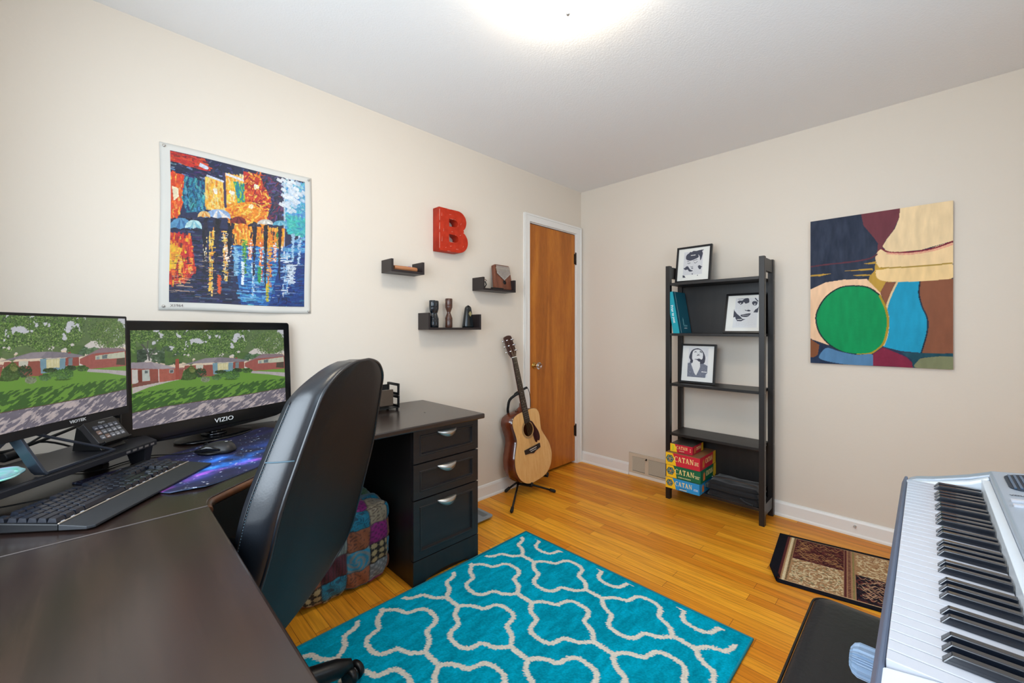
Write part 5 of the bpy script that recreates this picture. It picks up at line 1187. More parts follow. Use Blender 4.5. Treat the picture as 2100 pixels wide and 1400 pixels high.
part('stand_neck', MB().lathe([(0.034,DZ+0.008),(0.030,DZ+0.02),(0.030,0.82)], Matrix.Translation((bcn.x-nr.x*0.012,bcn.y-nr.y*0.012,0)), n=24), M_BLACKG, tv)
part('neck_ring', MB().lathe([(0.040,DZ+0.010),(0.044,DZ+0.013),(0.043,DZ+0.019),(0.032,DZ+0.022)], Matrix.Translation((bcn.x-nr.x*0.010,bcn.y-nr.y*0.010,0)), n=28), M_GUN, tv, label='shiny dark ring round the stand neck')
el = [(bcn+ur*(0.145*math.cos(a))+nr*(0.092*math.sin(a))) for a in [2*PI*k/40 for k in range(40)]]
ei = [(bcn+ur*(0.11*math.cos(a))+nr*(0.06*math.sin(a))) for a in [2*PI*k/40 for k in range(40)]]
eo = [(bcn+ur*(0.142*math.cos(a))+nr*(0.089*math.sin(a))) for a in [2*PI*k/40 for k in range(40)]]
MATZ = DZ+0.0045
part('stand_base', MB().loft([[Vector((p.x,p.y,MATZ)) for p in el],[Vector((p.x,p.y,MATZ+0.003)) for p in el],[Vector((p.x,p.y,MATZ+0.005)) for p in eo],[Vector((p.x,p.y,MATZ+0.0065)) for p in ei]]), M_BLACKG, tv)
# riser
RO = Vector((0.410,-2.975,0)); ru_ = Vector((0.754,-0.657,0)).normalized(); rw_ = Vector((-0.657,-0.754,0)).normalized(); RZ = 0.832
def RL(u,w_,z): return RO+ru_*u+rw_*w_+Vector((0,0,z))
rs = thing('monitor_riser', 'long black monitor riser with folding legs on the desk corner', 'riser', tuple(RL(0.28,0.1,DZ)))
Mr = Matrix.Identity(4)
for i in range(3): Mr[i][0]=ru_[i]; Mr[i][1]=rw_[i]; Mr[i][2]=(0,0,1)[i]; Mr[i][3]=RO[i]
M_RISER = mat('soft_black_plastic', (30,31,36), rough=0.42, spec=0.5)
part('shelf_board', MB().prism([(0,0),(0.60,0),(0.60,0.21),(-0.055,0.21),(-0.055,0.075)],RZ-0.017,RZ,Mr), M_RISER, rs, bevel=0.002)
part('groove', MB().box((0.10,0.012,RZ),(0.50,0.0145,RZ+0.0006),Mr), M_BLACKM, rs)
part('groove', MB().box((0.14,0.005,RZ),(0.34,0.0065,RZ+0.0006),Mr), M_BLACKM, rs)
for u in (0.012,0.035,0.058,0.081,0.104):
    part('front_slot', MB().box((u,-0.0006,RZ-0.012),(u+0.014,0.0004,RZ-0.006),Mr), M_NICKEL, rs)
for u0 in (0.010,0.560):
    mb = MB(); vs = [Mr@Vector(p) for p in ((u0,0.004,RZ-0.017),(u0+0.030,0.004,RZ-0.017),(u0+0.030,0.07,RZ-0.017),(u0,0.07,RZ-0.017),(u0-0.004,0.016,DZ+0.0005),(u0+0.020,0.016,DZ+0.0005),(u0+0.020,0.06,DZ+0.0005),(u0-0.004,0.06,DZ+0.0005))]
    part('leg', mb.add(vs,[(0,3,2,1),(4,5,6,7),(0,1,5,4),(1,2,6,5),(2,3,7,6),(3,0,4,7)]), M_RISER, rs, bevel=0.002)
    part('leg', MB().box((u0,0.14,DZ+0.0005),(u0+0.024,0.20,RZ-0.017),Mr), M_RISER, rs, bevel=0.002)
# left monitor
B1,B0 = Vector((0.441,-3.051,0)), Vector((0.817,-3.342,0)); ul = (B1-B0).normalized(); nl = ul.cross(Vector((0,0,1)))
if nl.dot(Vector((1,1,0))) < 0: nl = -nl
VW,VH = 0.487,0.274; B0 = B1-ul*VW
mo = thing('computer_monitor', 'thin-bezel black computer monitor on the riser, left of the television', 'monitor', tuple((B0+B1)/2-nl*0.05+Vector((0,0,RZ+0.001))))
upm = (Vector((0,0,1))-nl*0.02).normalized(); Mm2 = frame(B0+Vector((0,0,0.959)), ul, upm)
part('housing', MB().prism(rrect(VW+0.016,VH+0.030,0.004,3,VW/2,VH/2-0.008),-0.018,0.001,Mm2), M_BLACK, mo, bevel=0.001)
part('rear_housing', MB().prism(rrect(VW*0.72,VH*0.6,0.03,4,VW/2,VH*0.4),-0.042,-0.018,Mm2), M_BLACK, mo, bevel=0.008)
sheet('screen', STREET, planar(Mm2@Vector((0,VH,0.0016)), Mm2.to_3x3()@Vector((VW,0,0)), Mm2.to_3x3()@Vector((0,-VH,0))), M_SCREEN, mo)
text('maker_lettering','VIOTEK',0.011,Mm2@Matrix.Translation((VW*0.655,-0.0105,0.0012)),mat('grey_ink',(190,190,190),rough=0.5),mo,depth=0.0003,sx=1.3,bold=0.0003)
M_ARM = mat('gunmetal_stand', (70,76,88), rough=0.3, metal=0.7)
def bar(pts, w_, th, m, name, parent):
    """flat bar following points; w_ wide along riser depth"""
    mb = MB(); rings = []
    for i,p in enumerate(pts):
        t = (pts[min(i+1,len(pts)-1)]-pts[max(i-1,0)]).normalized(); side = rw_; nn_ = t.cross(side).normalized()
        rings.append([p+side*w_/2+nn_*th/2,p-side*w_/2+nn_*th/2,p-side*w_/2-nn_*th/2,p+side*w_/2-nn_*th/2])
    return part(name, mb.loft(rings,smooth=False), m, parent, bevel=0.001)
zt = RZ+0.0045
bar([RL(0.372,0.052,0.938),RL(0.346,0.022,RZ+0.012),RL(0.340,0.020,zt)],0.030,0.007,M_ARM,'stand_leg',mo)
bar([RL(0.340,0.014,zt),RL(0.130,0.024,zt)],0.008,0.007,M_ARM,'stand_foot_bar',mo)
bar([RL(0.130,0.026,zt),RL(0.280,0.050,0.912),RL(0.345,0.060,0.945)],0.008,0.006,M_ARM,'stand_leg',mo)
bar([RL(0.36,0.095,0.958),RL(0.44,0.20,RZ+0.004)],0.022,0.010,M_BLACK,'stand_leg',mo)
bar([RL(0.38,0.095,0.958),RL(0.30,0.195,RZ+0.004)],0.022,0.010,M_BLACK,'stand_leg',mo)
bar([RL(0.38,0.060,0.940),RL(0.535,0.035,RZ+0.006)],0.020,0.007,M_ARM,'stand_leg',mo)
part('stand_column', MB().tube([RL(0.385,0.090,0.948),RL(0.385,0.085,1.09)],0.018,14), M_BLACK, mo)
part('mount_arm', MB().tube([RL(0.385,0.085,1.075),Vector(tuple((B0+B1)/2-nl*0.04))+Vector((0,0,1.075))],0.014,12), M_BLACK, mo)
# stream controller
sd = thing('key_controller', 'small black macro pad with three rows of lit keys propped at the riser end', 'keypad', tuple(Vector((0.42,-3.09,RZ+0.001))))
DBL,DBR = Vector((0.478,-3.110,0.857)),Vector((0.396,-3.040,0.857)); du = (DBR-DBL).normalized(); dn = du.cross(Vector((0,0,1))); dn = dn if dn.dot(Vector((1,1,0)))>0 else -dn
dupv = (Vector((0,0,math.sin(math.radians(52))))-dn*math.cos(math.radians(52))).normalized(); Ms_ = frame(DBL, du, dupv)
DW,DHh = 0.108,0.078
part('case', MB().prism(rrect(DW,DHh,0.006,4,DW/2,DHh/2),-0.018,0.0,Ms_), mat('keypad_case',(44,42,44),rough=0.45), sd, bevel=0.0015)
mb = MB(); pr_ = [(0.0,0.0),(0.05,0.0),(0.05,0.052)]
hz = DHh*math.sin(math.radians(52)); hx_ = DHh*math.cos(math.radians(52))
vs = []
for u in (0.012,DW-0.012):
    o_ = DBL+du*u-dn*0.018; vs += [o_+dn*0.014-Vector((0,0,0.0235)), o_-dn*(hx_+0.022)-Vector((0,0,0.0235)), o_-dn*(hx_+0.010)+Vector((0,0,hz-0.012)), o_-dn*0.006+Vector((0,0,0.006))]
part('stand', MB().add(vs,[(0,1,2,3),(4,7,6,5),(0,4,5,1),(1,5,6,2),(2,6,7,3),(3,7,4,0)]), M_BLACK, sd, bevel=0.001)
part('front_lip', MB().box((0.008,-0.006,-0.012),(DW-0.008,0.0,0.010),Ms_), M_BLACK, sd, bevel=0.001)
text('brand_lettering','elgato',0.009,Ms_@Matrix.Translation((DW*0.5,DHh-0.009,0.0004)),mat('pale_grey_ink',(170,170,172),rough=0.5),sd,depth=0.0002,bold=0.0003)
kc = [(58,60,70),(66,68,78),(54,56,64),(70,72,80),(60,62,70),(96,78,72),(82,84,90),(78,80,86),(86,88,94),(80,82,88),(80,82,88),(92,76,70),(84,86,92),(88,90,94),(82,84,90)]
for k in range(15):
    r_,c_ = divmod(k,5); u0 = 0.016+c_*0.0172; v0 = DHh-0.032-r_*0.0172
    ky = part('key', MB().prism(rrect(0.0136,0.0136,0.0025,3,u0+0.0068,v0+0.0068),0,0.0016,Ms_), mat('key_face_%d'%k, kc[k], rough=0.2, emit=kc[k], estr=0.5), sd)
    part('key_icon', MB().box((u0+0.003,v0+0.0035,0.0016),(u0+0.0106,v0+0.0052,0.0019),Ms_), MATS.setdefault('key_icon_m', mat('key_icon_m',(190,190,196),rough=0.4,emit=(160,160,168),estr=0.4)), ky)
# glass / shell dish at the left
ds = thing('shell_dish', 'iridescent turquoise shell dish at the left end of the riser', 'dish', tuple(RL(0.42,0.085,RZ+0.001)))
def dish_paint():
    n = vnoise(60,60,5,5,3,4); m_ = vnoise(60,60,8,8,9,3); a = np.zeros((60,60,3))
    a[...,0] = 0.25+0.5*m_; a[...,1] = 0.62+0.3*n; a[...,2] = 0.62+0.3*m_; a += (n>0.62)[...,None]*0.2; return np.clip(a,0,1)
def dishpos(U,V):
    a = U*2*PI; r = 0.002+V*1.0; rim = 1+0.06*np.sin(3*a)+0.03*np.sin(7*a); x = 0.082*r*rim*np.cos(a); y = 0.058*r*rim*np.sin(a); z = RZ+0.006+0.018*r**2
    return (RL(0.42,0.075,0).x+ru_.x*x+rw_.x*y, RL(0.42,0.075,0).y+ru_.y*x+rw_.y*y, z)
sheet('shell', dish_paint(), dishpos, mat_attr('iridescent_shell',rough=0.12,spec=0.7,coat=0.6), ds, thick=0.0045, tdir=(0,0,-1), edge=(40,60,50), nobottom=True)
# computer keyboard
KO = Vector((0.566,-2.909,0)); ku = Vector((0.785,-0.62,0)).normalized(); kw = Vector((-ku.y,ku.x,0)); kw = kw if kw.dot(Vector((-1,-1,0)))>0 else -kw
Mk = Matrix.Identity(4)   # X = towards keyboard's left, Y = away from user
for i in range(3): Mk[i][0]=ku[i]; Mk[i][1]=kw[i]; Mk[i][2]=(0,0,1)[i]; Mk[i][3]=(KO[i] if i<2 else DZ+0.0048)
kbd = thing('computer_keyboard', 'black mechanical computer keyboard with a wide palm rest in front of the riser', 'keyboard', tuple(Mk@Vector((0.215,0.07,0))), 0)
M_KCASE = mat('keyboard_case', (18,19,22), rough=0.35); M_KEY = mat('keycap', (22,26,36), rough=0.22, spec=0.7)
KL,KD = 0.430,0.132
vs = [(0,0,0),(KL,0,0),(KL,KD,0),(0,KD,0),(0,0,0.014),(KL,0,0.014),(KL,KD,0.022),(0,KD,0.022)]
part('case', MB().add([Mk@Vector(v) for v in vs],[(0,3,2,1),(4,5,6,7),(0,1,5,4),(1,2,6,5),(2,3,7,6),(3,0,4,7)]), M_KCASE, kbd, bevel=0.002)
vs = [(0,-0.066,0),(KL-0.010,-0.066,0),(KL,-0.056,0),(KL,-0.001,0),(0,-0.001,0)]
top_ = [(0,-0.066,0.006),(KL-0.010,-0.066,0.006),(KL,-0.056,0.007),(KL,-0.001,0.013),(0,-0.001,0.013)]
part('palm_rest', MB().add([Mk@Vector(v) for v in vs+top_],[(0,1,2,3,4),(5,9,8,7,6)]+[(k,5+k,5+(k+1)%5,(k+1)%5) for k in range(5)]), mat('palm_rest_rubber',(40,42,46),rough=0.45,bump=(500,0.15,0.001)), kbd, bevel=0.0015)
part('chrome_strip', MB().box((0.003,-0.0015,0.0135),(KL-0.002,0.0015,0.0152),Mk), mat('pale_gold_strip',(230,214,196),rough=0.25,metal=0.6), kbd, label='pale metallic strip')
rows = [ (0.006,[1.25,1.25,1.25,6.25,1.25,1.25,1.25,1.25],[1,1,1],[2,1]), (0.0252,[2.25]+[1]*10+[2.75],[None,1,None],[1,1,1]),(0.0442,[1.75]+[1]*11+[2.25],[],[1,1,1,1]),
         (0.0632,[1.5]+[1]*12+[1.5],[1,1,1],[1,1,1]),(0.0822,[1]*13+[2],[1,1,1],[1,1,1,1]),(0.106,[1,None]+[1]*4+[None]+[1]*4+[None]+[1]*4,[1,1,1],[]) ]
up_u = 0.0188; nk = 0; legs = mat('legend_white',(196,202,214),rough=0.5)
def key(x0,x1,y0):
    global nk
    nk += 1
    zb = 0.015+y0*0.055; hgt = 0.0085; dy = 0.0178; i_ = 0.0026
    vs = [(x0+0.0006,y0,zb),(x1-0.0006,y0,zb),(x1-0.0006,y0+dy,zb+0.001),(x0+0.0006,y0+dy,zb+0.001),(x0+i_,y0+0.003,zb+hgt),(x1-i_,y0+0.003,zb+hgt),(x1-i_,y0+dy-0.002,zb+hgt+0.0012),(x0+i_,y0+dy-0.002,zb+hgt+0.0012)]
    k_ = part('key', MB().add([Mk@Vector(v) for v in vs],[(0,3,2,1),(4,5,6,7),(0,1,5,4),(1,2,6,5),(2,3,7,6),(3,0,4,7)]), M_KEY, kbd)
    return k_
for y0,main,nav,num in rows:
    wt = KL-0.004      # keys start at the keyboard's left end (large X) and run right
    x = wt; u = up_u*0.985
    fl = []
    for a in main:
        if a is None: x -= u*0.62; continue
        fl.append((x-u*a,x)); x -= u*a
    x = wt-u*15.25
    for a in nav:
        if a is not None: fl.append((x-u*a,x))
        x -= u
    x = wt-u*18.5
    for a in num: fl.append((x-u*a,x)); x -= u*a
    for a,b_ in fl:
        if nk < 100: key(a,b_,y0)
        if y0 < 0.01: part('key_legend', MB().box(((a+b_)/2-0.004,y0-0.0038,0.0152),((a+b_)/2+0.004,y0-0.0020,0.0156),Mk), legs, kbd)
kcab = thing('keyboard_cable', 'thin black cable running behind the keyboard under the riser', 'cable', tuple(Mk@Vector((0.21,KD+0.02,0.001))))
part('cable', MB().tube(spline([Mk@Vector((0.215,KD+0.001,0.008)),Mk@Vector((0.20,KD+0.016,0.012)),Mk@Vector((0.24,KD+0.05,0.004)),Mk@Vector((0.30,KD+0.12,0.004)),Mk@Vector((0.32,KD+0.2,0.004))],6),0.0022,8), M_BLACKM, kcab)
# mouse mat
def galaxy():
    W_,H_ = 320,200; n1 = vnoise(W_,H_,6,4,41,5); n2 = vnoise(W_,H_,12,8,43,5); n3 = vnoise(W_,H_,9,7,47,4)
    U,V = np.meshgrid(np.linspace(0,1,W_),np.linspace(0,1,H_)); a = np.zeros((H_,W_,3)); base = np.array([26,28,52])/255
    bl = np.clip((n1-0.30)*2.4,0,1)*np.exp(-(((U-0.42)/0.26)**2+((V-0.66)/0.20)**2))*0.95; pk = np.clip((n2-0.42)*3.0,0,1)*np.exp(-((V-0.84+0.10*np.sin(U*7+0.5))/0.055)**2)*1.0+np.clip((n2-0.40)*3,0,1)*np.exp(-(((U-0.12)/0.05)**2+((V-0.30)/0.2)**2))*0.8; pu = np.clip((n3-0.35)*1.6,0,1)*0.5
    a[:] = base; a += bl[...,None]*(np.array([20,120,235])/255); a += pk[...,None]*(np.array([150,36,110])/255); a += pu[...,None]*(np.array([34,26,80])/255)
    a += (np.clip(bl-0.45,0,1)*1.3)[...,None]*(np.array([60,160,200])/255)
    A = Art(W_,H_,(0,0,0)); A.a = np.clip(a,0,1); R = random.Random(3)
    for _ in range(420):
        r_ = R.choice((0.0016,0.002,0.002,0.003,0.0045)); A.ell(R.random(),R.random(),r_,r_*1.3,R.choice([(220,230,255),(150,200,250),(240,240,250)]),0.85)
    return A.a
pad = thing('mouse_mat', 'large galaxy-print blue and purple mouse mat along the desk corner', 'mouse mat', (0.55,-2.78,DZ))
# long desk mat lying diagonally across the corner
P0 = Vector((0.850,-2.950,0)); pu_ = Vector((-0.54,0.842,0)).normalized(); pn_ = Vector((-0.842,-0.54,0)).normalized(); PWd,PDp = 0.68,0.40
def padpos(U,V):
    u = U*PWd; v = V*PDp; cr = 0.055
    k = np.maximum(0,cr-(u+v))*0.5; k = k*(1-0.3*np.abs(u-v)/cr*(k>0)); u2 = u+k; v2 = v+k
    lift = 0.006*np.exp(-((u-0.03)/0.05)**2)*np.exp(-((v-0.02)/0.05)**2)
    return (P0.x+pu_.x*u2+pn_.x*v2, P0.y+pu_.y*u2+pn_.y*v2, DZ+0.0035+lift)
gal = galaxy()[::-1,:]
sheet('printed_cloth', gal, padpos, mat_attr('mat_cloth',rough=0.55,spec=0.35), pad, thick=0.003, tdir=(0,0,-1), edge=(60,80,110), nobottom=True)
# mouse
ms = thing('computer_mouse', 'black wired gaming mouse with silver flashes on the galaxy mat', 'mouse', (0.448,-2.815,DZ+0.004))
MO = Vector((0.452,-2.818,DZ+0.0042)); mf = Vector((-0.42,-0.91,0)).normalized(); ml = Vector((-mf.y,mf.x,0))
def MP(f,l,z): return MO+mf*f+ml*l+Vector((0,0,z))
rings = []
for k in range(15):
    t = k/14; f = -0.060+0.120*t; wid = 0.036*(0.55+0.45*math.sin(PI*min(1,t*1.05+0.12))**0.5); hh = 0.040*math.sin(PI*(0.12+0.80*t))**0.7*(1-0.28*t)
    e_ = 0.25 if k in (0,14) else (0.75 if k in (1,13) else 1)
    rings.append([MP(f,wid*e_*math.cos(a)*(1.12 if math.sin(a)<0.2 else 1.0),0.003+max(0,hh*e_*math.copysign(abs(math.sin(a))**0.75,math.sin(a)))) for a in [2*PI*j/24 for j in range(24)]])
part('shell', MB().loft(rings), mat('mouse_rubber',(34,34,36),rough=0.42,bump=(600,0.2,0.001)), ms)
rings = []
for k in range(9):
    t = k/8; f = -0.020+0.075*t; hh = 0.020*math.sin(PI*(0.1+0.8*t))
    rings.append([MP(f,0.036+0.004*math.sin(PI*t)+0.003*math.cos(a),0.012+hh*0.5+0.5*hh*math.sin(a)) for a in [2*PI*j/12 for j in range(12)]])
part('side_panel', MB().loft(rings), M_BLACKG, ms, label='glossy black side panel')
part('thumb_rest', MB().loft([[MP(-0.03+0.075*k/8,0.034+0.016*math.sin(PI*k/8)*(0.5+0.5*math.cos(a)),0.0025+0.004*(1+math.sin(a))) for a in [2*PI*j/10 for j in range(10)]] for k in range(9)]), M_BLACK, ms)
part('wheel', MB().tube([MP(0.030,-0.004,0.0275),MP(0.030,0.004,0.0275)],0.008,16), M_GUN, ms)
part('silver_flash', MB().box((-0.004,-0.0015,0),(0.004,0.0015,0.0006),frame(MP(-0.032,0.010,0.0375),mf,ml)), M_WHITEINK, ms)
part('cable', MB().tube(spline([MP(0.058,0,0.012),MP(0.085,0.0,0.006),Vector((0.385,-2.93,DZ+0.005)),Vector((0.345,-2.985,DZ+0.004)),Vector((0.37,-3.05,DZ+0.0035)),Vector((0.42,-3.12,DZ+0.0035)),Vector((0.35,-3.20,DZ+0.0035))],7),0.002,8), M_BLACKM, ms)
# loose cables and adapter behind the riser
cb = thing('cable_bundle', 'tangle of black power and video cables behind the left monitor', 'cables', (0.42,-3.32,DZ))
for i,pts in enumerate(([ (0.62,-3.36,1.02),(0.55,-3.35,0.92),(0.42,-3.30,0.86),(0.30,-3.18,0.88),(0.22,-3.08,0.92)],[(0.60,-3.36,1.0),(0.66,-3.38,0.9),(0.60,-3.40,0.83),(0.45,-3.34,0.84),(0.33,-3.24,0.86),(0.28,-3.14,0.80)],
        [(0.30,-3.10,0.95),(0.34,-3.20,0.90),(0.42,-3.30,0.84),(0.52,-3.38,0.79),(0.50,-3.45,0.768)],[(0.70,-3.38,0.96),(0.60,-3.42,0.90),(0.48,-3.42,0.875),(0.40,-3.36,0.83),(0.34,-3.30,0.80),(0.30,-3.36,0.768)])):
    part('cable', MB().tube(spline(pts,7),0.0032 if i else 0.0045,8), M_BLACKM, cb)
part('ferrite_core', MB().tube([(0.43,-3.30,0.845),(0.40,-3.27,0.848)],0.013,14), M_BLACK, cb, bevel=0.002)
# desk organiser by the wall
og = thing('desk_tray', 'two-tier black plastic letter tray on the desk behind the chair', 'tray', (0.14,-2.08,DZ))
mb_ = []
def tier(z,mm):
    t_ = 0.008
    part('tray_floor', MB().box((0.080,-2.20,z),(0.200,-1.955,z+0.004)), mm, og)
    for y0 in (-2.20,-1.963):
        part('tray_end', MB().box((0.080,y0,z),(0.092,y0+t_,z+0.062)).box((0.188,y0,z),(0.200,y0+t_,z+0.062)).box((0.080,y0,z),(0.200,y0+t_,z+0.014)).box((0.080,y0,z+0.050),(0.200,y0+t_,z+0.062)), mm, og, bevel=0.0015)
    part('tray_side', MB().box((0.080,-2.20,z),(0.086,-1.955,z+0.05)), mm, og)
for x in (0.086,0.192):
    for y in (-2.19,-1.965): part('foot', MB().box((x-0.005,y-0.005,DZ+0.0005),(x+0.005,y+0.005,DZ+0.012)), M_BLACK, og)
tier(DZ+0.012,M_BLACK); tier(DZ+0.012+0.066,M_BLACK)
part('phone', MB().box((0.195,-2.07,DZ+0.03),(0.207,-1.995,DZ+0.115)), mat('bronze_tint',(74,62,52),rough=0.3), og, bevel=0.003)
# bathroom scale
sc = thing('bathroom_scale', 'grey digital bathroom scale on the floor beside the pedestal', 'scale', (0.15,-1.47,0))
part('platform', MB().prism(rrect(0.29,0.27,0.02,4,0.148,-1.480),0.016,0.026), mat('scale_grey',(132,140,148),rough=0.2), sc, bevel=0.003)
part('display', MB().prism(rrect(0.10,0.04,0.004,3,0.215,-1.39),0.026,0.0266), mat('lcd_grey',(96,104,110),rough=0.3), sc)
for x in (0.045,0.25):
    for y in (-1.58,-1.385): part('foot', MB().lathe([(0,0.0),(0.016,0.0),(0.016,0.016),(0,0.016)],Matrix.Translation((x,y,0.0003)),n=16), M_BLACK, sc)
# ================================================================== patchwork pouf
pf = thing('patchwork_pouf', 'square patchwork brocade pouf stuffed under the desk behind the chair', 'pouf', (0.185,-2.33,0))
def pouf():
    N_ = 96; cx,cy,cz = 0.225,-2.325,0.192; hx,hy,hz = 0.168,0.225,0.190; co,col,fs = [],[],[]
    pal = {'teal':((8,112,138),(14,64,86)),'tan':((148,132,108),(104,86,70)),'copper':((134,74,44),(92,50,34)),'mag':((128,16,104),(88,10,74)),'gold':((16,14,16),(150,134,96)),'blue':((28,120,150),(104,116,118)),
           'mar':((74,18,36),(44,12,24)),'grey':((116,124,120),(88,96,94)),'green':((70,110,70),(40,70,50)),'silver':((96,104,108),(130,136,138))}
    lay = [['gold','teal','tan','silver','grey'],['mar','teal','mar','blue','gold'],['gold','grey','mar','copper','mag'],['teal','green','grey','teal','tan'],['mag','copper','teal','mar','teal']]
    # rows from bottom (0) to top (4); columns along +y
    lay = [['gold','teal','copper','silver'],['copper','mar','blue','gold'],['mag','grey','copper','mag'],['teal','green','teal','tan']]
    def pat(kind,u,v,P_):
        a,b_ = pal[kind]; a=np.array(a)/255; b_=np.array(b_)/255
        if kind=='teal': s_ = math.sin(34*u+5*math.sin(9*v)+3*math.sin(14*u+8*v)); k = 1 if s_>0.55 else 0
        elif kind=='gold':
            gu,gv = (u*3)%1-0.5,(v*3)%1-0.5; k = 1 if gu*gu+gv*gv<0.15 else 0
        elif kind=='mar': k = 1 if (u*9)%1<0.35 else 0
        elif kind=='grey': k = 1 if (u*14)%1<0.3 else 0
        elif kind=='blue':
            r_=math.hypot(u-0.4,v-0.5); k = 1 if math.sin(26*r_+2.5*math.atan2(v-0.5,u-0.4))>0.1 else 0
        elif kind in('copper','tan'): k = 1 if math.sin(19*u+2*math.sin(15*v))*math.sin(17*v+1.5*math.sin(13*u))>0.35 else 0
        else: k = 1 if math.sin(22*u)*math.sin(22*v)>0.3 else 0
        return a*(1-k)+b_*k
    R = random.Random(2); idx = {}
    for face in range(6):
        base = len(co)
        for j in range(N_+1):
            for i in range(N_+1):
                u,v = i/N_,j/N_; a,b_ = u*2-1,v*2-1
                p = [(1,a,b_),(-1,-a,b_),(-a,1,b_),(a,-1,b_),(a,b_,1),(a,-b_,-1)][face]
                m_ = max(abs(t) for t in p); pw = 8.0; L = (abs(p[0])**pw+abs(p[1])**pw+abs(p[2])**pw)**(1/pw)
                q_ = [t/L for t in p]
                # puffy panels: dip at seams
                su = min((u*4)%1,1-(u*4)%1); sv = min((v*4)%1,1-(v*4)%1); dip = 1-0.018*math.exp(-(su/0.10)**2)-0.018*math.exp(-(sv/0.10)**2)
                wv = 0.004*math.sin(21*q_[1]+9*q_[2])
                bulge = 1+0.03*(1-q_[2]**2)*0
                co.append((cx+hx*q_[0]*dip+wv, cy+hy*q_[1]*dip, max(0.002,cz+hz*q_[2]*dip*(1-0.03*abs(q_[1]))+0.006*math.sin(9*q_[0]+7*q_[1]))))
                r_,c_ = min(3,int(v*4)),min(3,int(u*4)); kind = lay[(r_+face*2)%4][(c_+face)%4] if face else lay[r_][c_]
                cc = pat(kind,(u*4)%1,(v*4)%1,None)
                if su<0.04 or sv<0.04: cc = cc*0.6
                col.append(cc)
        for j in range(N_):
            for i in range(N_):
                a = base+j*(N_+1)+i; fs.append((a,a+1,a+N_+2,a+N_+1))
    me = bpy.data.meshes.new('cover'); me.from_pydata(co,[],fs); me.polygons.foreach_set('use_smooth',[True]*len(fs)); me.update()
    at = me.color_attributes.new('paint','FLOAT_COLOR','POINT'); c = nlin(np.array(col)); at.data.foreach_set('color', np.concatenate([c,np.ones((len(c),1))],1).astype(np.float32).ravel())
    bm = bmesh.new(); bm.from_mesh(me); bmesh.ops.remove_doubles(bm,verts=bm.verts,dist=1e-5); bmesh.ops.recalc_face_normals(bm,faces=bm.faces); bm.to_mesh(me); bm.free()
    return link_mesh('cover', me, mat_attr('brocade_patchwork',rough=0.55,spec=0.4,bump=(140,0.5,0.004),sheen=0.2), pf, True)
pouf()
# ================================================================== office chair
ch = thing('office_chair', 'high-backed black leather office chair on castors pushed into the desk corner', 'chair', (0.80,-2.81,0))
cb_,cs_ = Vector((math.cos(0.736),math.sin(0.736),0)), Vector((math.sin(0.736),-math.cos(0.736),0))
S0 = 2.658
def CP(s_,b_,z): return cs_*(S0+s_)+cb_*b_+Vector((0,0,z))
def leanb(z): return -0.949-(1.0-z)*0.246-0.398*max(0,0.7-z)**2
wz = [(0.338,0.04),(0.344,0.10),(0.362,0.175),(0.395,0.245),(0.44,0.290),(0.50,0.296),(0.60,0.270),(0.70,0.262),(0.80,0.262),(0.90,0.240),(1.00,0.214),(1.05,0.196),(1.085,0.150),(1.103,0.10),(1.112,0.045)]
wl = [(p.x,p.y) for p in spline([(a,b_,0) for a,b_ in wz],4)]
M_LEA = mat('black_leather', (15,20,28), rough=0.36, spec=0.9, bump=(220,0.14,0.0015), var=(9,(20,24,30),(1,1,1)))
M_LEAB = mat('dark_back_leather', (10,12,16), rough=0.48, spec=0.4, bump=(260,0.15,0.001))
TH_ = 0.090
rings = []
for z,w_ in wl:
    b0 = leanb(z); th = TH_*(0.55+0.45*min(1,(1.125-z)/0.10)) if z > 1.02 else TH_
    edge = max(0.0, 1-abs(z-0.72)/0.40); front = th+0.02*math.sin(PI*min(1,max(0,(z-0.33)/0.78)))
    sec = []
    pts = [(-1,0.0),(-1,0.35),(-0.985,0.62),(-0.93,0.86),(-0.80,0.97),(-0.60,0.93),(-0.3,0.88),(0,0.86),(0.3,0.88),(0.60,0.93),(0.80,0.97),(0.93,0.86),(0.985,0.62),(1,0.35),(1,0.0),(0.6,0.0),(0.0,0.0),(-0.6,0.0)]
    rings.append([CP(w_*a, b0-front*b_, z+0.0) for a,b_ in pts])
part('backrest', MB().loft(rings), M_LEA, ch)
# rear panel, slightly proud, with piping
rear = [(w_-0.012,z) for z,w_ in wl if w_ > 0.05]
rings = [[CP((w_-0.012)*a, leanb(z)+ (0.004 if abs(a)>0.97 else 0.010+0.012*(1-a*a)*math.sin(PI*min(1,max(0,(z-0.32)/0.80)))), z) for a in (-1,-0.985,-0.8,-0.5,0,0.5,0.8,0.985,1)] + [CP((w_-0.012)*a, leanb(z)-0.002, z) for a in (1,0,-1)] for z,w_ in wl if w_ > 0.045]
part('rear_panel', MB().loft(rings), M_LEAB, ch, label='dark leather rear panel')
pip = [CP(w_-0.004,leanb(z)+0.003,z) for z,w_ in wl]+[CP(-(w_-0.004),leanb(z)+0.003,z) for z,w_ in wl[::-1]]
part('piping', MB().tube(pip+[pip[0]],0.0045,8,caps=False), M_LEA, ch)
M_STITCH = mat('stitch_thread', (70,92,104), rough=0.7)
mb = MB()
def sidept(z,f):
    w_ = np.interp(z,[a for a,_ in wl],[b_ for _,b_ in wl]); b0 = leanb(z); th = TH_+0.02*math.sin(PI*min(1,max(0,(z-0.33)/0.78)))
    a_ = np.interp(f,[0,0.35,0.62,0.86],[1,1,0.985,0.93]); return CP(w_*a_+0.0012,b0-th*f,z)
part('side_seam', MB().tube([sidept(z,0.70) for z in [0.40+0.014*k for k in range(46)]],0.0022,6), M_LEA, ch)
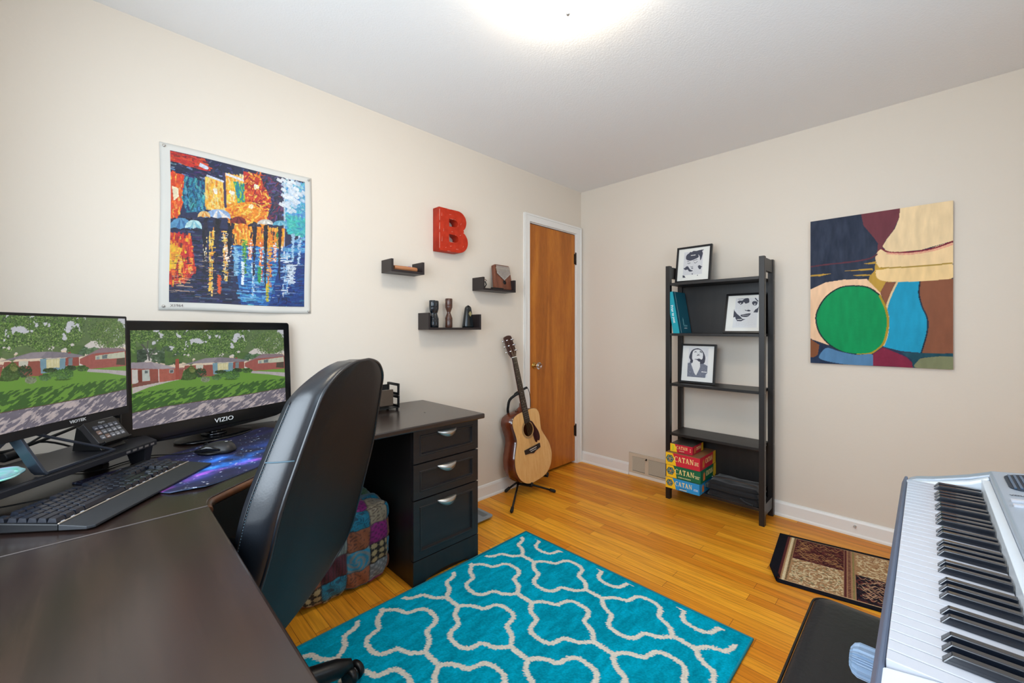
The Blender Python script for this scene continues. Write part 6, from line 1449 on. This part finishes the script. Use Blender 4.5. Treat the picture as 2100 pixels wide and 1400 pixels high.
part('cross_seam', MB().tube([sidept(0.905-0.01*f,f) for f in (0.02,0.2,0.4,0.55,0.68)],0.0018,6), M_STITCH, ch)
mb = MB()
for k in range(90):
    z = 0.42+k*0.0068
    if z > 1.02: break
    mb.tube([sidept(z,0.665),sidept(z+0.0036,0.665)],0.0007,4)
o_ = part('stitching', mb, M_STITCH, ch); o_['kind'] = 'stuff'
# seat
SCx = -1.36
srg = []
for z,k in ((0.400,0.90),(0.405,0.97),(0.425,1.0),(0.455,1.0),(0.478,0.95),(0.486,0.82),(0.488,0.4)):
    srg.append([CP(0.255*k*math.copysign(abs(math.cos(a))**0.55,math.cos(a)), SCx+0.25*k*math.copysign(abs(math.sin(a))**0.55,math.sin(a)), z+(0.012*max(0,-math.sin(a)) if k<0.97 else 0)) for a in [2*PI*j/36 for j in range(36)]])
part('seat', MB().loft(srg), M_LEA, ch)
part('seat_pan', MB().prism([(p.x,p.y) for p in [CP(0.16*math.cos(a),SCx+0.16*math.sin(a),0) for a in [2*PI*j/16 for j in range(16)]]],0.365,0.401), M_BLACK, ch, bevel=0.004)
part('back_bracket', MB().tube(spline([CP(0,SCx+0.02,0.372),CP(0,SCx+0.20,0.368),CP(0,-1.20,0.39),CP(0,-1.175,0.46)],5),0.022,10,flat=0.4), M_BLACK, ch)
M_ARMP = mat('grey_arm_pad', (58,58,62), rough=0.55)
for sg_ in (1,-1):
    st = [CP(sg_*0.20,SCx+0.05,0.385),CP(sg_*0.275,SCx+0.06,0.40),CP(sg_*0.290,SCx+0.12,0.50),CP(sg_*0.288,SCx+0.20,0.61)]
    part('armrest_bracket', MB().tube(spline(st,5),0.016,10,flat=0.6), M_BLACK, ch)
    ar_ = []
    for k in range(12):
        t = k/11; b_ = SCx+0.02+(0.32 if sg_>0 else 0.27)*t; wd_ = 0.026+0.010*math.sin(PI*t); zc = 0.628-0.02*max(0,(t-0.75)/0.25)**2
        e_ = 0.5 if k in (0,11) else 1
        ar_.append([CP(sg_*0.292+wd_*e_*math.cos(a),b_,zc+0.016*e_*math.sin(a)) for a in [2*PI*j/14 for j in range(14)]])
    part('arm_pad', MB().loft(ar_), M_ARMP, ch, label='grey padded armrest')
# gas lift and five-star base
BC = CP(0,-1.29,0)
part('gas_lift', MB().lathe([(0.030,0.07),(0.030,0.20),(0.020,0.205),(0.020,0.366)],Matrix.Translation(BC),n=20), M_METALB, ch)
part('base_hub', MB().lathe([(0.0,0.060),(0.045,0.062),(0.050,0.09),(0.042,0.125),(0.034,0.13)],Matrix.Translation(BC),n=24), M_BLACK, ch)
tgt = Vector((0.862,-2.487,0)); a0 = math.atan2(tgt.y-BC.y,tgt.x-BC.x); RB = 0.318
Mx2 = MB(); RUGZ = 0.0125
for k in range(5):
    a = a0+2*PI*k/5; dv = Vector((math.cos(a),math.sin(a),0)); sv = Vector((-math.sin(a),math.cos(a),0)); rings = []
    for j in range(9):
        t = j/8; r_ = 0.03+(RB-0.03)*t; hw = 0.034-0.009*t; zt_ = 0.150-0.046*t**1.2; hh = 0.034-0.007*t
        e_ = 0.6 if j == 8 else 1
        rings.append([BC+dv*(r_+(0.012*0 if j<8 else 0.008))+sv*(hw*e_*math.cos(b_))+Vector((0,0,zt_-hh+hh*e_*math.copysign(abs(math.sin(b_))**0.7,math.sin(b_)))) for b_ in [2*PI*i/16 for i in range(16)]])
    lg = part('base_arm', MB().loft(rings), M_BLACK, ch)
    wc = BC+dv*(RB+0.012)+Vector((0,0,RUGZ+0.0297)); ax = (sv*0.85+dv*0.5).normalized() if k != 0 else Vector((0.45,-0.89,0)).normalized()
    for sg_ in (-1,1):
        Mw = frame(wc+ax*0.006*sg_, dv if abs(ax.dot(dv))<0.9 else sv, Vector((0,0,1))); nrm = ax*sg_
        q0 = wc+nrm*0.005; q1 = wc+nrm*0.030
        wh = MB().tube([q0,q0+nrm*0.003,q1-nrm*0.006,q1],[0.0245,0.0290,0.0290,0.022],20)
        part('castor_wheel', wh, M_BLACK, lg)
    part('castor_fork', MB().tube([BC+dv*(RB+0.0)+Vector((0,0,0.080)),wc+Vector((0,0,0.014))],0.009,10).tube([wc-ax*0.004,wc+ax*0.004],0.024,16), M_BLACKG, lg)
# ================================================================== piano keyboard, stand and bench
pn = thing('digital_piano', 'silver and grey digital piano keyboard running along the right of the room', 'piano', (2.35,-2.01,0.735))
KX0,KX1,KY0,KY1,KZ = 2.1893,2.3185,-2.436,-1.584,0.800
M_SILV = mat('silver_plastic', (150,160,172), rough=0.32, spec=0.5, metal=0.1); M_BLUG = mat('blue_grey_plastic', (88,100,122), rough=0.45)
M_IVORY = mat('white_key', (186,188,196), rough=0.22, spec=0.5); M_EBKEY = mat('black_key', (12,18,28), rough=0.22, spec=0.9, coat=0.5)
M_PALE = mat('pale_silver', (206,214,222), rough=0.3)
BYN,BYF = -2.500,-1.525
part('lower_case', MB().prism([(2.172,0.737),(2.560,0.737),(2.575,0.80),(2.330,0.784),(2.1885,0.784),(2.1885,0.7925),(2.1825,0.7925),(2.176,0.772)],0,BYF-BYN,frame((0,BYF,0),(1,0,0),(0,0,1))), M_BLUG, pn, bevel=0.003, label='blue-grey lower case')
part('key_bed', MB().box((2.200,KY0-0.001,0.770),(2.334,KY1+0.001,0.785)), M_BLACKM, pn)
# cheek blocks rising to the panel
def cheek(y0,y1,name):
    pr_ = [(2.184,0.770),(2.334,0.770),(2.334,0.838),(2.300,0.820),(2.240,0.803),(2.205,0.796),(2.184,0.792)]
    return part(name, MB().prism(pr_,0,y1-y0,frame((0,y1,0),(1,0,0),(0,0,1))), M_PALE, pn, bevel=0.006, seg=3, label='pale silver end cheek')
cheek(BYN+0.010,KY0-0.002,'end_cheek'); cheek(KY1+0.002,KY1+0.026,'end_cheek')
part('end_cap', MB().prism([(2.190,0.770),(2.340,0.770),(2.340,0.843),(2.300,0.826),(2.240,0.806),(2.205,0.798),(2.190,0.790)],0,BYF-KY1-0.027,frame((0,BYF,0),(1,0,0),(0,0,1))), M_SILV, pn, bevel=0.004, seg=3)
part('control_panel', MB().prism([(2.334,0.770),(2.560,0.770),(2.572,0.800),(2.560,0.8705),(2.338,0.8435),(2.334,0.839)],0,BYF-BYN,frame((0,BYF,0),(1,0,0),(0,0,1))), M_SILV, pn, bevel=0.005, seg=3)
part('key_back_strip', MB().box((2.3195,KY0,0.786),(2.3338,KY1,0.832)), M_PALE, pn, bevel=0.001)
pw = (KY1-KY0)/36
blackpos = []
for i in range(36):
    y1 = KY1-i*pw; y0 = y1-pw          # i counts from the far (low) end
    part('white_key', MB().box((KX0,y0+0.0010,0.786),(KX1,y1-0.0010,KZ)), M_IVORY, pn, bevel=0.0009)
    if i % 7 in (0,1,3,4,5) and i < 35: blackpos.append(y0)
for y in blackpos:
    x0,x1,hw = 2.237,2.318,0.0064
    vs = [(x0,y-hw,KZ),(x1,y-hw,KZ),(x1,y+hw,KZ),(x0,y+hw,KZ),(x0+0.009,y-hw+0.0014,KZ+0.0118),(x1,y-hw+0.0014,KZ+0.0125),(x1,y+hw-0.0014,KZ+0.0125),(x0+0.009,y+hw-0.0014,KZ+0.0118)]
    part('black_key', MB().add(vs,[(0,3,2,1),(4,5,6,7),(0,1,5,4),(1,2,6,5),(2,3,7,6),(3,0,4,7)]), M_EBKEY, pn, bevel=0.0013)
# panel details: speakers, buttons
Mp = frame((2.338,-1.535,0.8439),(0,-1,0),(0.9927,0,0.1207))   # X along -y, Y towards the back
M_GRILL = mat('speaker_grille', (64,88,112), rough=0.35); M_GRD = mat('grille_dark', (30,44,60), rough=0.5)
def spk(c0):
    sp = part('speaker', MB().prism(rrect(0.150,0.145,0.035,5,c0,0.090),-0.002,0.0015,Mp), M_GRD, pn, label='blue-grey speaker grille')
    for k in range(15):
        v_ = 0.024+k*0.0092; hw = 0.067 if 2 < k < 12 else 0.058
        part('grille_rib', MB().box((c0-hw,v_,0.0015),(c0+hw,v_+0.0042,0.0038),Mp), M_GRILL, sp)
spk(0.090); spk(0.87)
for c in (0.245,0.278):
    for r_ in (0.020,0.048,0.076): part('panel_button', MB().prism(rrect(0.011,0.020,0.003,3,c,r_),-0.001,0.004,Mp), M_IVORY, pn)
for c in range(9): part('panel_button', MB().prism(rrect(0.016,0.009,0.003,3,0.34+c*0.025,0.055),-0.001,0.003,Mp), M_PALE, pn)
part('panel_outline', MB().tube([Mp@Vector((x,y,0.0010)) for x,y in rrect(0.24,0.09,0.02,5,0.44,0.070)]+[Mp@Vector((0.56,0.095,0.0010))],0.0010,6,caps=False), M_PALE, pn)
part('display', MB().prism(rrect(0.12,0.05,0.004,3,0.66,0.10),-0.001,0.0015,Mp), mat('lcd_blue',(40,60,84),rough=0.2), pn)
text('panel_lettering','VOLUME',0.010,Mp@Matrix.Translation((0.200,0.032,0.0008))@Matrix.Rotation(PI/2,4,'Z'),M_GRD,pn,depth=0.0002,bold=0.0002)
part('music_rest_slot', MB().box((0.25,0.195,-0.001),(0.75,0.200,0.001),Mp), M_BLACKM, pn)
# stand
ks = thing('keyboard_stand', 'folding X keyboard stand with ribbed pale grey rubber arm ends under the digital piano', 'stand', (2.36,-2.0,0))
M_RIB = mat('pale_blue_grey_rubber', (120,142,168), rough=0.4)
for y,xt,z in ((-2.325,2.148,0.716),(-1.600,2.172,0.716)):
    arm = part('support_arm', MB().tube([(xt+0.03,y,z),(2.56,y,z)],0.013,12), M_METALB, ks)
    if y < -2: 
        rp = []
        n_ = 64
        for x_,s_ in ((xt-0.004,0.55),(xt,0.86),(xt+0.006,1.0),(xt+0.090,1.0),(xt+0.094,0.9)):
            rp.append([Vector((x_,y+0.0235*s_*(1+(0.10 if j%4<2 else -0.05))*math.copysign(abs(math.cos(2*PI*j/n_))**0.7,math.cos(2*PI*j/n_)),z+0.0165*s_*(1+(0.10 if j%4<2 else -0.05))*math.copysign(abs(math.sin(2*PI*j/n_))**0.7,math.sin(2*PI*j/n_)))) for j in range(n_)])
        part('ribbed_cap', MB().loft(rp,smooth=False), M_RIB, arm, label='ribbed pale rubber end cap')
    else: part('ribbed_cap', MB().tube([(xt,y,z),(xt+0.09,y,z)],0.019,16), M_BLACK, arm)
    part('cross_leg', MB().tube([(2.50,y,z-0.015),(2.22,y,0.03)],0.014,10), M_METALB, ks)
    part('cross_leg', MB().tube([(2.24,y,z-0.015),(2.52,y,0.03)],0.014,10), M_METALB, ks)
for x in (2.22,2.52): part('foot_bar', MB().tube([(x,-2.36,0.0165),(x,-1.56,0.0165)],0.016,12), M_METALB, ks)
# bench
be = thing('piano_bench', 'black padded bench pushed under the digital piano', 'bench', (2.19,-2.10,0))
M_VINYL = mat('black_vinyl', (22,23,27), rough=0.38, spec=0.5, bump=(90,0.3,0.003))
bx0,bx1,by0,by1 = 2.008,2.372,-2.290,-1.716
rg_ = []
for z,ins in ((0.405,0.006),(0.412,0.0),(0.455,0.0),(0.470,0.004),(0.4775,0.014),(0.4805,0.035),(0.481,0.10)):
    rg_.append([Vector((x,y,z)) for x,y in rrect(bx1-bx0-2*ins,by1-by0-2*ins,max(0.018,0.035-ins*0.3),5,(bx0+bx1)/2,(by0+by1)/2)])
part('cushion', MB().loft(rg_), M_VINYL, be)
part('cushion_piping', MB().tube([Vector((x,y,0.4665)) for x,y in rrect(bx1-bx0+0.001,by1-by0+0.001,0.035,6,(bx0+bx1)/2,(by0+by1)/2)]+[Vector((bx1,by1-0.035,0.4665))],0.003,6,caps=False), M_BLACK, be)
part('seat_frame', MB().box((bx0+0.03,by0+0.05,0.385),(bx1-0.03,by1-0.05,0.405)), M_METALB, be, bevel=0.003)
for y in (by0+0.09,by1-0.09):
    part('leg', MB().tube([(bx0+0.05,y,0.390),(bx1-0.06,y,0.018)],0.012,10), M_METALB, be)
    part('leg', MB().tube([(bx1-0.05,y+0.028,0.390),(bx0+0.06,y+0.028,0.018)],0.012,10), M_METALB, be)
for x in (bx0+0.06,bx1-0.06): part('foot_bar', MB().tube([(x,by0+0.05,0.014),(x,by1-0.05,0.014)],0.0135,10), M_METALB, be)
